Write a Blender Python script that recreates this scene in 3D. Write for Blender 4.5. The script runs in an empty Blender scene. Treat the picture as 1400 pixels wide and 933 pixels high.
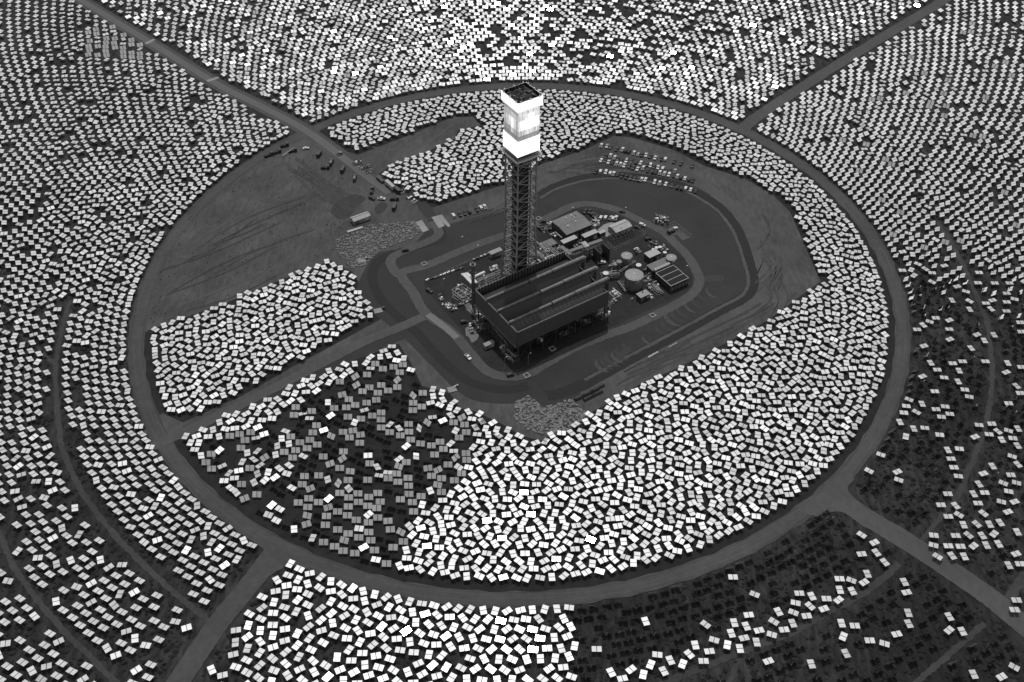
import bpy, math, random
import numpy as np
from mathutils import Vector, Matrix

rnd = random.Random(7)
rng = np.random.default_rng(11)
scene = bpy.context.scene
COL = scene.collection

# ------------------------------------------------------------------ camera
F, TH, ROLL, HC = 1570.0, math.radians(43.48), math.radians(-0.6), 479.0
cam = bpy.data.cameras.new("camera")
camo = bpy.data.objects.new("camera", cam)
COL.objects.link(camo)
cam.sensor_width = 36.0
cam.lens = F / 1400 * 36
cam.clip_start = 1.0
cam.clip_end = 60000.0
R0 = Vector((1, 0, 0)); U0 = Vector((0, math.sin(TH), math.cos(TH))); B0 = Vector((0, -math.cos(TH), math.sin(TH)))
c_, s_ = math.cos(ROLL), math.sin(ROLL)
RR = c_ * R0 - s_ * U0
UU = s_ * R0 + c_ * U0
M = Matrix(((RR.x, UU.x, B0.x, 0), (RR.y, UU.y, B0.y, 0), (RR.z, UU.z, B0.z, HC), (0, 0, 0, 1)))
camo.matrix_world = M
scene.camera = camo

# ------------------------------------------------------------------ sky, sun, exposure
SUN_EL, SUN_AZ = math.radians(64), math.radians(-2)
sun_dir = Vector((math.sin(SUN_AZ) * math.cos(SUN_EL), math.cos(SUN_AZ) * math.cos(SUN_EL), math.sin(SUN_EL)))
w = bpy.data.worlds.new("World"); scene.world = w; w.use_nodes = True
nt = w.node_tree
bg = nt.nodes["Background"]
sky = nt.nodes.new("ShaderNodeTexSky"); sky.sky_type = 'NISHITA'
sky.sun_disc = False; sky.sun_elevation = SUN_EL; sky.sun_rotation = SUN_AZ
sky.dust_density = 3.0; sky.air_density = 1.0; sky.ozone_density = 1.0; sky.altitude = 900
sep = nt.nodes.new("ShaderNodeSeparateColor")           # black and white photograph taken through a red filter
comb = nt.nodes.new("ShaderNodeCombineColor")
nt.links.new(sky.outputs[0], sep.inputs[0])
pw = nt.nodes.new("ShaderNodeMath"); pw.operation = 'POWER'; pw.inputs[1].default_value = .5
ml = nt.nodes.new("ShaderNodeMath"); ml.operation = 'MULTIPLY'; ml.inputs[1].default_value = .80 * .15 ** .5 / .15
nt.links.new(sep.outputs[0], pw.inputs[0]); nt.links.new(pw.outputs[0], ml.inputs[0])
for i in range(3): nt.links.new(ml.outputs[0], comb.inputs[i])
nt.links.new(comb.outputs[0], bg.inputs[0])
bg.inputs[1].default_value = 0.15
sl = bpy.data.lights.new("sun", 'SUN'); slo = bpy.data.objects.new("sun", sl); COL.objects.link(slo)
sl.energy = 2.0; sl.angle = math.radians(0.6); sl.color = (1, 1, 1)
slo.rotation_euler = sun_dir.to_track_quat('Z', 'Y').to_euler()
slo.location = (0, 560, 400)
vs = scene.view_settings
vs.view_transform = 'Standard'; vs.look = 'None'; vs.exposure = 0.2; vs.gamma = 1.0; vs.use_curve_mapping = False

# ------------------------------------------------------------------ helpers
def at(px, py, z=0.0):
    """point of the photograph -> point at height z (metres)"""
    u = px - 700; v = py - 466.5
    u, v = c_ * u - s_ * v, s_ * u + c_ * v
    t = (HC - z) / (F * math.sin(TH) + v * math.cos(TH))
    return Vector((u * t, (F * math.cos(TH) - v * math.sin(TH)) * t, z))

def proj(x, y, z):
    d = y * math.cos(TH) + (HC - z) * math.sin(TH)
    u = F * x / d; v = F * (-y * math.sin(TH) + (HC - z) * math.cos(TH)) / d
    return 700 + c_ * u + s_ * v, 466.5 - s_ * u + c_ * v

YAW = math.radians(34)
E1 = Vector((math.cos(YAW), math.sin(YAW), 0)); E2 = Vector((-math.sin(YAW), math.cos(YAW), 0)); EZ = Vector((0, 0, 1))

def tag(o, label=None, cat=None, group=None, kind=None):
    if label: o['label'] = label
    if cat: o['category'] = cat
    if group: o['group'] = group
    if kind: o['kind'] = kind
    return o

def empty(name, loc, rz=0.0):
    o = bpy.data.objects.new(name, None); COL.objects.link(o)
    o.location = loc; o.rotation_euler = (0, 0, rz); o.empty_display_size = 1
    return o

def chain(o):
    m = Matrix.Identity(4)
    while o is not None:
        m = o.matrix_basis @ m; o = o.parent
    return m

class MB:
    def __init__(s): s.v = []; s.f = []; s.mi = []; s.m = 0
    def add(s, vs, fs):
        n = len(s.v); s.v += [Vector(v) for v in vs]
        for f in fs: s.f.append([n + i for i in f]); s.mi.append(s.m)
        return s
    def obox(s, c, a, b, h):
        """box from centre c and three half-axis vectors"""
        c, a, b, h = Vector(c), Vector(a), Vector(b), Vector(h)
        vs = [c + i * a + j * b + k * h for k in (-1, 1) for j in (-1, 1) for i in (-1, 1)]
        return s.add(vs, [(0, 2, 3, 1), (4, 5, 7, 6), (0, 1, 5, 4), (2, 6, 7, 3), (0, 4, 6, 2), (1, 3, 7, 5)])
    def box(s, c, lx, ly, lz, yaw=None, base=True):
        y = YAW if yaw is None else yaw
        a = Vector((math.cos(y), math.sin(y), 0)) * lx / 2; b = Vector((-math.sin(y), math.cos(y), 0)) * ly / 2
        c = Vector(c) + (EZ * lz / 2 if base else Vector())
        return s.obox(c, a, b, EZ * lz / 2)
    def bar(s, p, q, r, r2=None):
        return s.tube(p, q, r, 4, r2)
    def tube(s, p, q, r, n=8, r2=None, caps=True):
        p, q = Vector(p), Vector(q); d = (q - p)
        if d.length < 1e-5: return s
        d.normalize(); a = d.orthogonal().normalized() if abs(d.z) > .99 else d.cross(EZ).normalized(); b = d.cross(a)
        r2 = r if r2 is None else r2
        vs = []
        for P, r_ in ((p, r), (q, r2)):
            for k in range(n):
                t = 2 * math.pi * (k + .5) / n; vs.append(P + a * math.cos(t) * r_ + b * math.sin(t) * r_)
        fs = [(k, (k + 1) % n, n + (k + 1) % n, n + k) for k in range(n)]
        if caps: fs += [tuple(range(n))[::-1], tuple(range(n, 2 * n))]
        return s.add(vs, fs)
    def path(s, pts, r, n=8):
        for p, q in zip(pts[:-1], pts[1:]):
            s.tube(p, q, r, n)
        return s
    def cyl(s, c, r, h, n=32, r2=None):
        return s.tube(c, Vector(c) + EZ * h, r, n, r2)
    def prism(s, pts, z0, z1):
        n = len(pts)
        vs = [Vector((p[0], p[1], z0)) for p in pts] + [Vector((p[0], p[1], z1)) for p in pts]
        return s.add(vs, [tuple(range(n))[::-1], tuple(range(n, 2 * n))] + [(k, (k + 1) % n, n + (k + 1) % n, n + k) for k in range(n)])
    def quad(s, *p): return s.add(p, [tuple(range(len(p)))])
    def build(s, name, mats, parent=None, smooth=False, origin=None):
        if not isinstance(mats, (list, tuple)): mats = [mats]
        if parent is not None:
            inv = chain(parent).inverted(); vs = [inv @ v for v in s.v]; loc = None
        else:
            if origin is None:
                xs = [v.x for v in s.v]; ys = [v.y for v in s.v]; zs = [v.z for v in s.v]
                origin = Vector(((min(xs) + max(xs)) / 2, (min(ys) + max(ys)) / 2, min(zs)))
            vs = [v - Vector(origin) for v in s.v]; loc = origin
        me = bpy.data.meshes.new(name); me.from_pydata([tuple(v) for v in vs], [], s.f)
        for m in mats: me.materials.append(m)
        if len(mats) > 1: me.polygons.foreach_set('material_index', s.mi)
        if smooth: me.polygons.foreach_set('use_smooth', [True] * len(s.f))
        me.update()
        o = bpy.data.objects.new(name, me); COL.objects.link(o)
        if parent is not None: o.parent = parent
        else: o.location = loc
        return o

# ------------------------------------------------------------------ materials (all grey: the photograph is black and white)
MATS = {}
def mat(name, v, rough=.8, metal=0.0, var=0.0, scale=1.0, bump=0.0, stretch=None, rot=0.0, var2=0.0, scale2=.05, emis=0.0, spec=None, coord='Object', bdist=.3):
    m = bpy.data.materials.new(name); m.use_nodes = True; MATS[name] = m
    t = m.node_tree; p = t.nodes["Principled BSDF"]
    p.inputs['Roughness'].default_value = rough; p.inputs['Metallic'].default_value = metal
    p.inputs['Base Color'].default_value = (v, v, v, 1)
    p.inputs['Specular IOR Level'].default_value = spec if spec is not None else (.25 if metal == 0 else .5)
    if var or var2 or bump:
        tc = t.nodes.new('ShaderNodeTexCoord'); mp = t.nodes.new('ShaderNodeMapping')
        t.links.new(tc.outputs[coord], mp.inputs[0])
        mp.inputs['Rotation'].default_value = (0, 0, rot)
        if stretch: mp.inputs['Scale'].default_value = stretch
        n = t.nodes.new('ShaderNodeTexNoise'); n.inputs['Scale'].default_value = scale; n.inputs['Detail'].default_value = 5; n.inputs['Roughness'].default_value = .62
        t.links.new(mp.outputs[0], n.inputs[0])
        r = t.nodes.new('ShaderNodeMapRange'); r.inputs[1].default_value = .3; r.inputs[2].default_value = .7
        r.inputs[3].default_value = 1 - var; r.inputs[4].default_value = 1 + var
        t.links.new(n.outputs[0], r.inputs[0])
        mul = t.nodes.new('ShaderNodeMath'); mul.operation = 'MULTIPLY'; mul.inputs[1].default_value = v
        t.links.new(r.outputs[0], mul.inputs[0]); out = mul
        if var2:
            n2 = t.nodes.new('ShaderNodeTexNoise'); n2.inputs['Scale'].default_value = scale2; n2.inputs['Detail'].default_value = 4
            t.links.new(tc.outputs[coord], n2.inputs[0])
            r2 = t.nodes.new('ShaderNodeMapRange'); r2.inputs[1].default_value = .3; r2.inputs[2].default_value = .7
            r2.inputs[3].default_value = 1 - var2; r2.inputs[4].default_value = 1 + var2
            t.links.new(n2.outputs[0], r2.inputs[0])
            m2 = t.nodes.new('ShaderNodeMath'); m2.operation = 'MULTIPLY'
            t.links.new(mul.outputs[0], m2.inputs[0]); t.links.new(r2.outputs[0], m2.inputs[1]); out = m2
        t.links.new(out.outputs[0], p.inputs['Base Color'])
        if bump:
            b = t.nodes.new('ShaderNodeBump'); b.inputs['Strength'].default_value = bump; b.inputs['Distance'].default_value = bdist
            t.links.new(n.outputs[0], b.inputs['Height']); t.links.new(b.outputs[0], p.inputs['Normal'])
    if emis:
        p.inputs['Emission Color'].default_value = (1, 1, 1, 1); p.inputs['Emission Strength'].default_value = emis
    return m

dark = mat('dark_steel', .035, .6, .3, var=.25, scale=.8)
steel = mat('grey_steel', 0.12, .5, .3, var=.2, scale=.6)
lsteel = mat('light_steel', 0.24, .45, .3, var=.15, scale=.6)
towersteel = mat('tower_steel', .2, .6, .2, var=.2, scale=.3)
offwhite = mat('tank_white', .5, .5, 0, var=.08, scale=.5)
white = mat('white_paint', 0.6, .5, 0, var=.06, scale=.5)
pale = mat('pale_roof', 0.3, .6, 0, var=.12, scale=.4, var2=.1)
midroof = mat('grey_roof', 0.115, .6, 0, var=.12, scale=.4, var2=.12, scale2=.1)
wallg = mat('dark_wall', 0.04, .7, 0, var=.2, scale=.5)
windwall = mat('corrugated_dark_wall', .05, .6, .1, var=.12, scale=2.0, stretch=(1, 1, .02), bump=.3)
finm = mat('finned_tube', .045, .5, .3, var=.3, scale=3.0, stretch=(1, 1, .05))
ductm = mat('duct_cladding', 0.11, .55, .2, var=.25, scale=.5, var2=.2, scale2=.12)
concrete = mat('concrete', 0.2, .85, 0, var=.12, scale=.5, var2=.12, scale2=.08)
tankside = mat('tank_side', .13, .6, .1, var=.25, scale=1.2, stretch=(1, 1, .03))
tanktop = mat('tank_roof', 0.18, .6, .1, var=.1, scale=.4)
rubber = mat('rubber', .02, .9)
glassd = mat('dark_glass', .03, .12, 0, spec=.6)
paint_w = mat('car_white', 0.5, .3); paint_s = mat('car_silver', .28, .3, .3); paint_d = mat('car_dark', .03, .3)
mirror = mat('mirror_glass', .90, .045, 1.0)
_t = mirror.node_tree; _g = _t.nodes.new('ShaderNodeNewGeometry'); _n = _t.nodes.new('ShaderNodeTexNoise'); _n.inputs['Scale'].default_value = .16; _n.inputs['Detail'].default_value = 1
_r = _t.nodes.new('ShaderNodeMapRange'); _r.inputs[1].default_value = .35; _r.inputs[2].default_value = .65; _r.inputs[3].default_value = .76; _r.inputs[4].default_value = .95   # dust on the glass
_t.links.new(_g.outputs['Position'], _n.inputs['Vector']); _t.links.new(_n.outputs[0], _r.inputs[0]); _t.links.new(_r.outputs[0], _t.nodes['Principled BSDF'].inputs['Base Color'])
mirror_d = mirror
rockm = mat('rock', .17, .9, 0, var=.35, scale=.6)
bushm = mat('scrub_leaf', .017, .95, 0, var=.4, scale=.5)

# ------------------------------------------------------------------ ring frame (fitted to the ring road)
RC = Vector((6.6, 559.9, 0))
RV1 = np.array([-0.692, -0.722]); RV2 = np.array([-0.722, 0.692]); A1, A2 = 243.2, 234.7; RM = 239.0
def ring_to_world(r, t):
    """r in metres (RM = middle of the ring road), t angle"""
    x, y = r * np.cos(t), r * np.sin(t)
    # symmetric stretch along the two fitted axes
    a = (x * RV1[0] + y * RV1[1]) * A1 / RM; b = (x * RV2[0] + y * RV2[1]) * A2 / RM
    return RC.x + a * RV1[0] + b * RV2[0], RC.y + a * RV1[1] + b * RV2[1]
def world_r(x, y):
    dx, dy = x - RC.x, y - RC.y
    a = (dx * RV1[0] + dy * RV1[1]) * RM / A1; b = (dx * RV2[0] + dy * RV2[1]) * RM / A2
    return np.hypot(a, b)

def smooth(pts, closed=False, n=8):
    out = []; N = len(pts)
    P = lambda i: Vector(pts[i % N]) if closed else Vector(pts[max(0, min(N - 1, i))])
    for i in range(N if closed else N - 1):
        p0, p1, p2, p3 = P(i - 1), P(i), P(i + 1), P(i + 2)
        for k in range(n):
            t = k / n
            out.append(.5 * ((2 * p1) + (p2 - p0) * t + (2 * p0 - 5 * p1 + 4 * p2 - p3) * t * t + (3 * p1 - p0 - 3 * p2 + p3) * t ** 3))
    if not closed: out.append(Vector(pts[-1]))
    return out

def sheet(name, pix, z, m, sm=False, label=None):
    pts = [at(x, y, z) for x, y in pix]
    if sm: pts = smooth(pts, True, 6)
    b = MB(); b.quad(*pts)
    if (b.v[1] - b.v[0]).cross(b.v[2] - b.v[1]).length == 0: pass
    o = b.build(name, m); tag(o, kind='structure')
    import bmesh
    bm = bmesh.new(); bm.from_mesh(o.data); bmesh.ops.triangulate(bm, faces=bm.faces)
    for f in bm.faces:
        if f.normal.z < 0: f.normal_flip()
    bm.to_mesh(o.data); bm.free()
    return o

W_ = lambda pix: [at(x, y) for x, y in pix]
def ribbon_pts(pts, wid, z, jit=0.0):
    b = MB(); L = []; Rr = []
    n = len(pts)
    for i, p in enumerate(pts):
        d = (pts[min(n - 1, i + 1)] - pts[max(0, i - 1)]); d.z = 0; d.normalize()
        s = Vector((-d.y, d.x, 0)); j1 = rnd.uniform(-jit, jit); j2 = rnd.uniform(-jit, jit)
        L.append(Vector((p.x, p.y, z)) + s * (wid / 2 + j1)); Rr.append(Vector((p.x, p.y, z)) - s * (wid / 2 + j2))
    for i in range(n - 1): b.quad(Rr[i], Rr[i + 1], L[i + 1], L[i])
    return b
def ribbon(name, pix, wid, z, m, jit=.25, closed=False):
    pts = smooth([at(x, y, z) for x, y in pix] , closed, 14)
    if closed: pts = pts + [pts[0], ]
    o = ribbon_pts(pts, wid, z, jit).build(name, m); return tag(o, kind='structure')

# ------------------------------------------------------------------ ground
g_out = mat('scrub_ground', 0.0195, .95, 0, var=.8, scale=.3, bump=.8, stretch=(1.0, .33, 1), rot=math.radians(-42), var2=.4, scale2=.012, bdist=.8)
g_lot = mat('graded_desert', 0.05422299999999999, .95, 0, var=.26, scale=.35, bump=.7, stretch=(1, .35, 1), rot=math.radians(-38), var2=.28, scale2=.03, bdist=.2)
g_under = mat('ground_under_mirrors', 0.014135000000000002, .95, 0, var=.4, scale=.2, bump=.4, var2=.2, scale2=.02)
g_pad = mat('plant_pad', 0.027081, .92, 0, var=.12, scale=.4, bump=.3, var2=.18, scale2=.03, bdist=.15)
g_pad2 = mat('gravel_apron', 0.027631999999999997, .95, 0, var=.35, scale=1.6, bump=.6, var2=.12, scale2=.03, bdist=.3)
g_yard = mat('plant_yard', 0.0167688, .9, 0, var=.25, scale=.3, bump=.2, var2=.25, scale2=.05, bdist=.1)
g_ditch = mat('ditch_lining', .0194, .95, 0, var=.35, scale=1.2, bump=.5, bdist=.3)
g_road = mat('dirt_road', 0.06069, .95, 0, var=.14, scale=.3, bump=.3, stretch=(1, .6, 1), var2=.14, scale2=.03, bdist=.15)
g_ring = mat('ring_road_dirt', .0526, .95, 0, var=.16, scale=.25, bump=.3, var2=.14, scale2=.03, bdist=.15)
g_track = mat('track_dirt', 0.037908, .95, 0, var=.2, scale=.3, var2=.2, scale2=.03)
g_tar = mat('tarred_road', .0857, .9, 0, var=.06, scale=.5, var2=.08, scale2=.03)
g_light = mat('pale_sediment', 0.046, .95, 0, var=.25, scale=.25, var2=.2, scale2=.04)
g_strip = mat('concrete_strip', .1257, .9, 0, var=.12, scale=.4)
g_spoil = mat('dark_stained_ground', .0343, .95, 0, var=.2, scale=.3)

b = MB(); S = 15000
b.quad((-S, -S, 0), (S, -S, 0), (S, S, 0), (-S, S, 0))
tag(b.build('desert_ground', g_out, origin=(0, 0, 0)), kind='structure')

# circle of ground enclosed by the ring road (mirror field soil)
b = MB(); n = 180
ring_in = [ring_to_world(RM - 2, 2 * math.pi * k / n) for k in range(n)]
b.quad(*[(x, y, .05) for x, y in ring_in])
tag(b.build('mirror_field_ground', g_under), kind='structure')

BARE = [(203,452),(300,418),(380,385),(452,357),(482,372),(497,398),(520,437),(460,470),(400,502),(330,542),(250,578),(222,565),
        (196,590),(215,606),(247,597),(330,560),(420,517),(545,470),(562,497),(577,528),(615,538),(628,558),(650,563),(690,582),(712,596),(740,603),
        (790,575),(830,552),(870,528),(930,502),(980,476),(1050,438),(1085,412),(1122,385),(1115,370),(1100,335),(1080,290),(1058,268),
        (1020,245),(965,228),(920,205),(862,188),(840,186),(800,205),(740,225),(700,250),(660,262),(612,278),(590,284),(563,270),(518,238),
        (530,230),(570,214),(622,190),(626,178),(657,172),(647,160),(620,160),(560,185),(490,212),(468,206),(440,185)]
def ring_px(p0, p1, n=14):
    """points along the ring road's middle between two pixels, counterclockwise on the picture's left side"""
    q0, q1 = at(*p0), at(*p1)
    def ang(q):
        dx, dy = q.x - RC.x, q.y - RC.y
        a = (dx * RV1[0] + dy * RV1[1]) * RM / A1; b_ = (dx * RV2[0] + dy * RV2[1]) * RM / A2
        return math.atan2(a * RV1[1] + b_ * RV2[1], a * RV1[0] + b_ * RV2[0])
    t0, t1 = ang(q0), ang(q1)
    while t1 < t0: t1 += 2 * math.pi
    return [ring_to_world(RM, t0 + (t1 - t0) * k / n) for k in range(n + 1)]
lw = [at(x, y) for x, y in BARE[:11]]
lot = [(p.x, p.y) for p in [at(x, y) for x, y in BARE]]
arc = ring_px((430, 176), (186, 462))
b = MB(); b.quad(*[(x, y, .09) for x, y in lot + arc])
o = b.build('graded_lot', g_lot); tag(o, kind='structure')
import bmesh
def tri(o):
    bm = bmesh.new(); bm.from_mesh(o.data); bmesh.ops.triangulate(bm, faces=bm.faces)
    for f in bm.faces:
        if f.normal.z < 0: f.normal_flip()
    bm.to_mesh(o.data); bm.free()
tri(o)

# plant surroundings
sheet('gravel_apron_ground', [(590,312),(560,338),(520,345),(500,366),(487,400),(500,420),(545,455),(560,470),(590,500),(620,530),(650,548),(700,552),(722,541),(742,556),(782,545),
      (860,500),(930,463),(985,432),(1018,412),(1030,385),(1022,345),(1006,312),(975,270),(930,250),(870,237),(820,237),(770,253),(735,268),(650,297)], .13, g_pad2, True)
sheet('plant_pad_ground', [(600,325),(570,345),(548,372),(582,428),(620,462),(650,500),(690,520),(730,520),(742,538),(756,540),(850,492),(930,448),(985,417),(1008,395),(1012,370),(1005,340),
      (985,300),(950,272),(900,255),(840,250),(780,262),(740,275),(690,300)], .17, g_pad, True)
ditch = [(748,541),(765,538),(800,524),(864,489),(929,455),(985,424),(1012,410),(1024,400),(1029,385),(1025,365),(1016,335),(1005,310),(985,285),(955,265),(925,252),(880,243),(840,240),(800,243),(760,255),(738,268)]
ribbon('drainage_ditch', ditch, 8.0, .21, g_ditch)
ribbon('ditch_bank', [(x - (x - 770) * .022, y - (y - 380) * .03) for x, y in ditch[2:]], 2.2, .235, g_road, .3)
ribbon('west_ditch', [(590,300),(604,318),(598,330),(560,340),(525,352),(510,368),(512,392),(530,420),(570,455),(610,498),(645,523),(690,533),(722,527)], 6.0, .215, g_ditch)
sheet('plant_yard_ground', [(592,378),(582,392),(612,430),(640,462),(668,500),(700,507),(740,490),(800,463),(860,436),(912,412),(940,396),(946,378),(935,352),(915,335),(880,318),(850,297),(810,287),(785,287),(750,300),(720,322),(670,345)], .25, g_yard, True)
PERIM = [(549,374),(565,400),(582,428),(618,454),(642,482),(664,506),(690,515),(720,512),(750,495),(785,476),(830,458),(864,446),(908,425),(944,404),(956,386),(952,370),(940,350),(923,333),(905,316),
         (874,301),(843,287),(808,279),(783,282),(757,294),(729,307),(689,322),(650,335),(616,349),(581,364)]
ribbon('perimeter_road', PERIM, 6.5, .29, g_road, .3, True)
ribbon('perimeter_road_worn', [(585,430),(605,445),(625,462)], 4.5, .31, g_strip, .2)
ribbon('west_perimeter_track', [(592,302),(600,318),(590,328),(560,340),(535,354),(540,372),(552,378)], 6.5, .30, g_road, .3)
ribbon('outer_perimeter_track', [(735,232),(700,262),(660,285),(600,305)], 9, .14, g_road, .4)
ribbon('lot_track_east', [(860,225),(930,240),(975,262),(1010,295),(1035,350),(1045,395),(1020,425),(940,468),(870,507),(800,545)], 10, .14, g_road, .6)
def crescent(x, y, sc, z, m):
    # tapering bowed band of washed-out silt on the pad slope
    pts = smooth([at(x + sc*dx, y + sc*dy) for dx, dy in ((-7, -11), (-9, -4), (-5, 2), (2, 6.5), (11, 8))], False, 5)
    n = len(pts); b = MB(); L = []; Rr = []
    for i, p in enumerate(pts):
        d = pts[min(n-1, i+1)] - pts[max(0, i-1)]; d.z = 0; d.normalize(); s = Vector((-d.y, d.x, 0)); wv = sc*2.3*math.sin(math.pi*(i+.6)/(n+.2))**.7 + rnd.uniform(-.15, .15)
        L.append(Vector((p.x, p.y, z)) + s*wv); Rr.append(Vector((p.x, p.y, z)) - s*wv*.25)
    for i in range(n-1): b.quad(Rr[i], Rr[i+1], L[i+1], L[i])
    tag(b.build('sediment_streak', m), kind='structure')
g_silt = mat('silt', 0.036, .95, 0, var=.2, scale=.5)
for k, (x, y, sc) in enumerate([(822,500,1.1),(829,497,1.0),(836,492,1.2),(843,488,1.0),(849,484,1.1),(858,474,.9),(884,464,.8),(902,450,.9),(911,444,1.1),(918,436,1.3),(925,432,1.1),(932,426,1.0),(943,420,.9),(953,414,1.0),(962,407,.8),(972,400,.9)]):
    crescent(x, y + 2, sc*.85, .262 + .0015*k, g_silt if k % 3 else g_light)
sheet('silt_patch', [(962,378),(986,376),(988,384),(966,386)], .26, g_silt, True)
sheet('silt_patch', [(840,490),(852,478),(862,474),(862,480),(850,492),(842,497)], .26, g_silt, True)

ribbon('inner_service_road', [(590,428),(548,447),(500,466),(440,497),(380,528),(300,568),(250,592),(205,612)], 7.0, .26, g_road)
ribbon('inner_service_shoulder', [(552,456),(500,478),(440,507),(380,538),(300,578),(262,596)], 9.0, .11, g_pad2)
for k, pix in enumerate([[(560,260),(575,276),(590,297)], ]):
    ribbon('gate_road', pix, 8, .18, g_pad, .3)

# ring road
b = MB(); n = 240
for k in range(n):
    q = []
    for t in (k, k + 1):
        th = 2 * math.pi * t / n
        for r in (RM - 4.8 + .4 * math.sin(t * 1.7) + .3*math.sin(t*3.9), RM + 4.6 + .5 * math.sin(t * 2.3 + 1) + .3*math.sin(t*5.1)):
            x, y = ring_to_world(r, th if t < n else 0); q.append((x, y, .17))
    b.quad(q[0], q[1], q[3], q[2])
tag(b.build('ring_road', g_ring), kind='structure'); 

for q, (dr, wd, mm) in enumerate(((-2.6, .8, g_road), (-1.0, .7, g_road), (1.4, .9, g_road), (3.3, .6, g_track), (4.2, .7, g_track), (-4.0, .7, g_track))):
    b = MB(); n = 200
    P_ = []
    for k in range(n):
        th = 2*math.pi*k/n; o1 = .35*math.sin(k*.37+q) + .25*math.sin(k*.9+q*2); w1 = wd*(.5 + .35*math.sin(k*.7+q*3) + rnd.uniform(-.12, .12))
        P_.append((ring_to_world(RM+dr+o1-w1/2, th), ring_to_world(RM+dr+o1+w1/2, th)))
    for k in range(n):
        (a0, a1_), (b0, b1_) = P_[k], P_[(k+1) % n]; z = .176 + .002*q; b.quad((*a0, z), (*a1_, z), (*b1_, z), (*b0, z))
    tag(b.build('wheel_track', mm), kind='structure')
NW = [(60,-32),(110,0),(215,64),(300,117),(360,147),(425,183),(500,240),(548,275),(585,303)]
NE = [(1330,-25),(1275,10),(1205,52),(1135,95),(1035,160),(1012,182)]
SE = [(1135,672),(1180,704),(1250,747),(1330,800),(1370,830),(1430,880),(1500,940)]
SW = [(382,745),(345,795),(300,850),(262,905),(225,960),(190,1010)]
TR = [([(1130,60),(1282,305),(1310,350),(1336,407),(1350,444),(1356,495),(1355,538),(1348,579),(1333,623),(1309,677),(1286,707),(1256,744)][1:], 3.0),
      ([(1215,168),(1260,205),(1299,235),(1345,268),(1400,302),(1450,330)], 2.4), ([(1050,118),(1130,150),(1145,188)][:2], 2),
      ([(1372,830),(1392,800),(1412,772)], 5), ([(1229,771),(1185,808),(1131,838),(1088,862),(1031,885),(980,905),(930,925),(880,945)], 3.4),
      ([(1346,852),(1309,885),(1266,922),(1240,945)], 3), ([(1010,905),(990,945)], 2.5),
      ([(97,410),(91,427),(81,468),(76,511),(80,579),(89,625),(111,670),(144,717),(188,764),(235,808),(285,848)], 3.0),
      ([(-30,690),(0,731),(17,771),(44,811),(77,852),(124,899),(170,945)], 3.0), ([(-10,448),(30,460),(76,500)], 2.5),
      ([(1100,40),(1190,78),(1230,62)][:2], 2.0)]
ribbon('north_west_road', NW[:-2] , 13, .185, g_ring)
ribbon('north_west_carriageway', NW[:7] + [(533,264)], 6.2, .20, g_tar, .05)
ribbon('north_east_road', NE, 10, .185, g_road)
ribbon('south_east_road', SE, 12, .185, g_road)
ribbon('south_west_road', SW, 11, .185, g_ring)
for k, (pix, wd) in enumerate(TR): ribbon('service_track', pix, wd, .10 + .006*k, g_track, .5)
sheet('road_junction', [(1092,690),(1130,668),(1158,648),(1168,655),(1160,672),(1200,712),(1185,722),(1150,700),(1110,705)], .19, g_road, True)
sheet('road_junction', [(352,735),(395,757),(425,775),(385,778),(352,800),(332,808),(350,775),(362,757)], .19, g_ring, True)
for a_, b_ in (((199,60),(211,54)), ((283,111),(299,106))):
    ribbon('culvert_slab', [a_, ((a_[0]+b_[0])/2, (a_[1]+b_[1])/2), b_], 3.2, .22, concrete, 0)
sheet('stained_patch', [(452,290),(462,275),(485,266),(500,272),(488,283),(478,296),(465,300)], .13, g_spoil, True)
sheet('stained_patch', [(512,285),(520,277),(530,280),(524,290),(515,292)], .13, g_spoil, True)
sheet('pale_scrape', [(450,257),(456,253),(460,256),(457,260),(449,261)], .13, g_light, True)
sheet('pale_scrape', [(458,315),(470,305),(490,300),(500,306),(480,316),(462,322)], .13, g_light, True)
ribbon('earth_scar', [(200,430),(250,350),(330,265),(390,222)], 5, .10, g_ring, 1.0)
ribbon('earth_scar', [(330,560),(250,585)], 3, .12, g_light, .6)
for kz, pts in enumerate(([(730,232),(850,214),(935,232),(990,262)], [(700,265),(760,236),(800,212)], [(1030,400),(1090,340)], [(880,515),(970,470),(1060,420)], [(240,420),(330,385),(420,350)], [(265,330),(340,290),(400,270)], [(480,195),(560,205),(620,170)])):
    ribbon('wheel_track', pts, 1.8, .145 + .002*kz, g_light if kz == 3 else g_road, .5)
# tyre marks wandering over the bare lot and the pad
g_tyre = [mat('tyre_mark_pale', 0.0605, .95, 0, var=.3, scale=.4), mat('tyre_mark_dark', 0.0535, .95, 0, var=.3, scale=.4)]
TY = []
for k in range(11):      # north-west lot: mostly along the slope, from lower left to upper right
    x0, y0 = rnd.uniform(215, 330), rnd.uniform(300, 430)
    if y0 < 470 - x0*.55: y0 = 480 - x0*.5
    x1 = x0 + rnd.uniform(60, 170); y1 = y0 - (x1-x0)*rnd.uniform(.35, .55); TY.append([(x0, y0), ((x0+x1)/2 + rnd.uniform(-8, 8), (y0+y1)/2 + rnd.uniform(-8, 8)), (x1, max(y1, 225 if x1 > 330 else 265))])
for k in range(10): x0, y0 = rnd.uniform(395, 430), rnd.uniform(215, 245); TY.append([(x0, y0), (x0+35, y0+25+rnd.uniform(-8, 8)), (x0+75+rnd.uniform(-10, 10), y0+55+rnd.uniform(-12, 12))])
for k in range(12): x0, y0 = rnd.uniform(1040, 1070), rnd.uniform(290, 400); TY.append([(x0, y0), (x0+8+rnd.uniform(-6, 6), y0+22), (x0-8+rnd.uniform(-10, 10), y0+48)])
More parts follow.
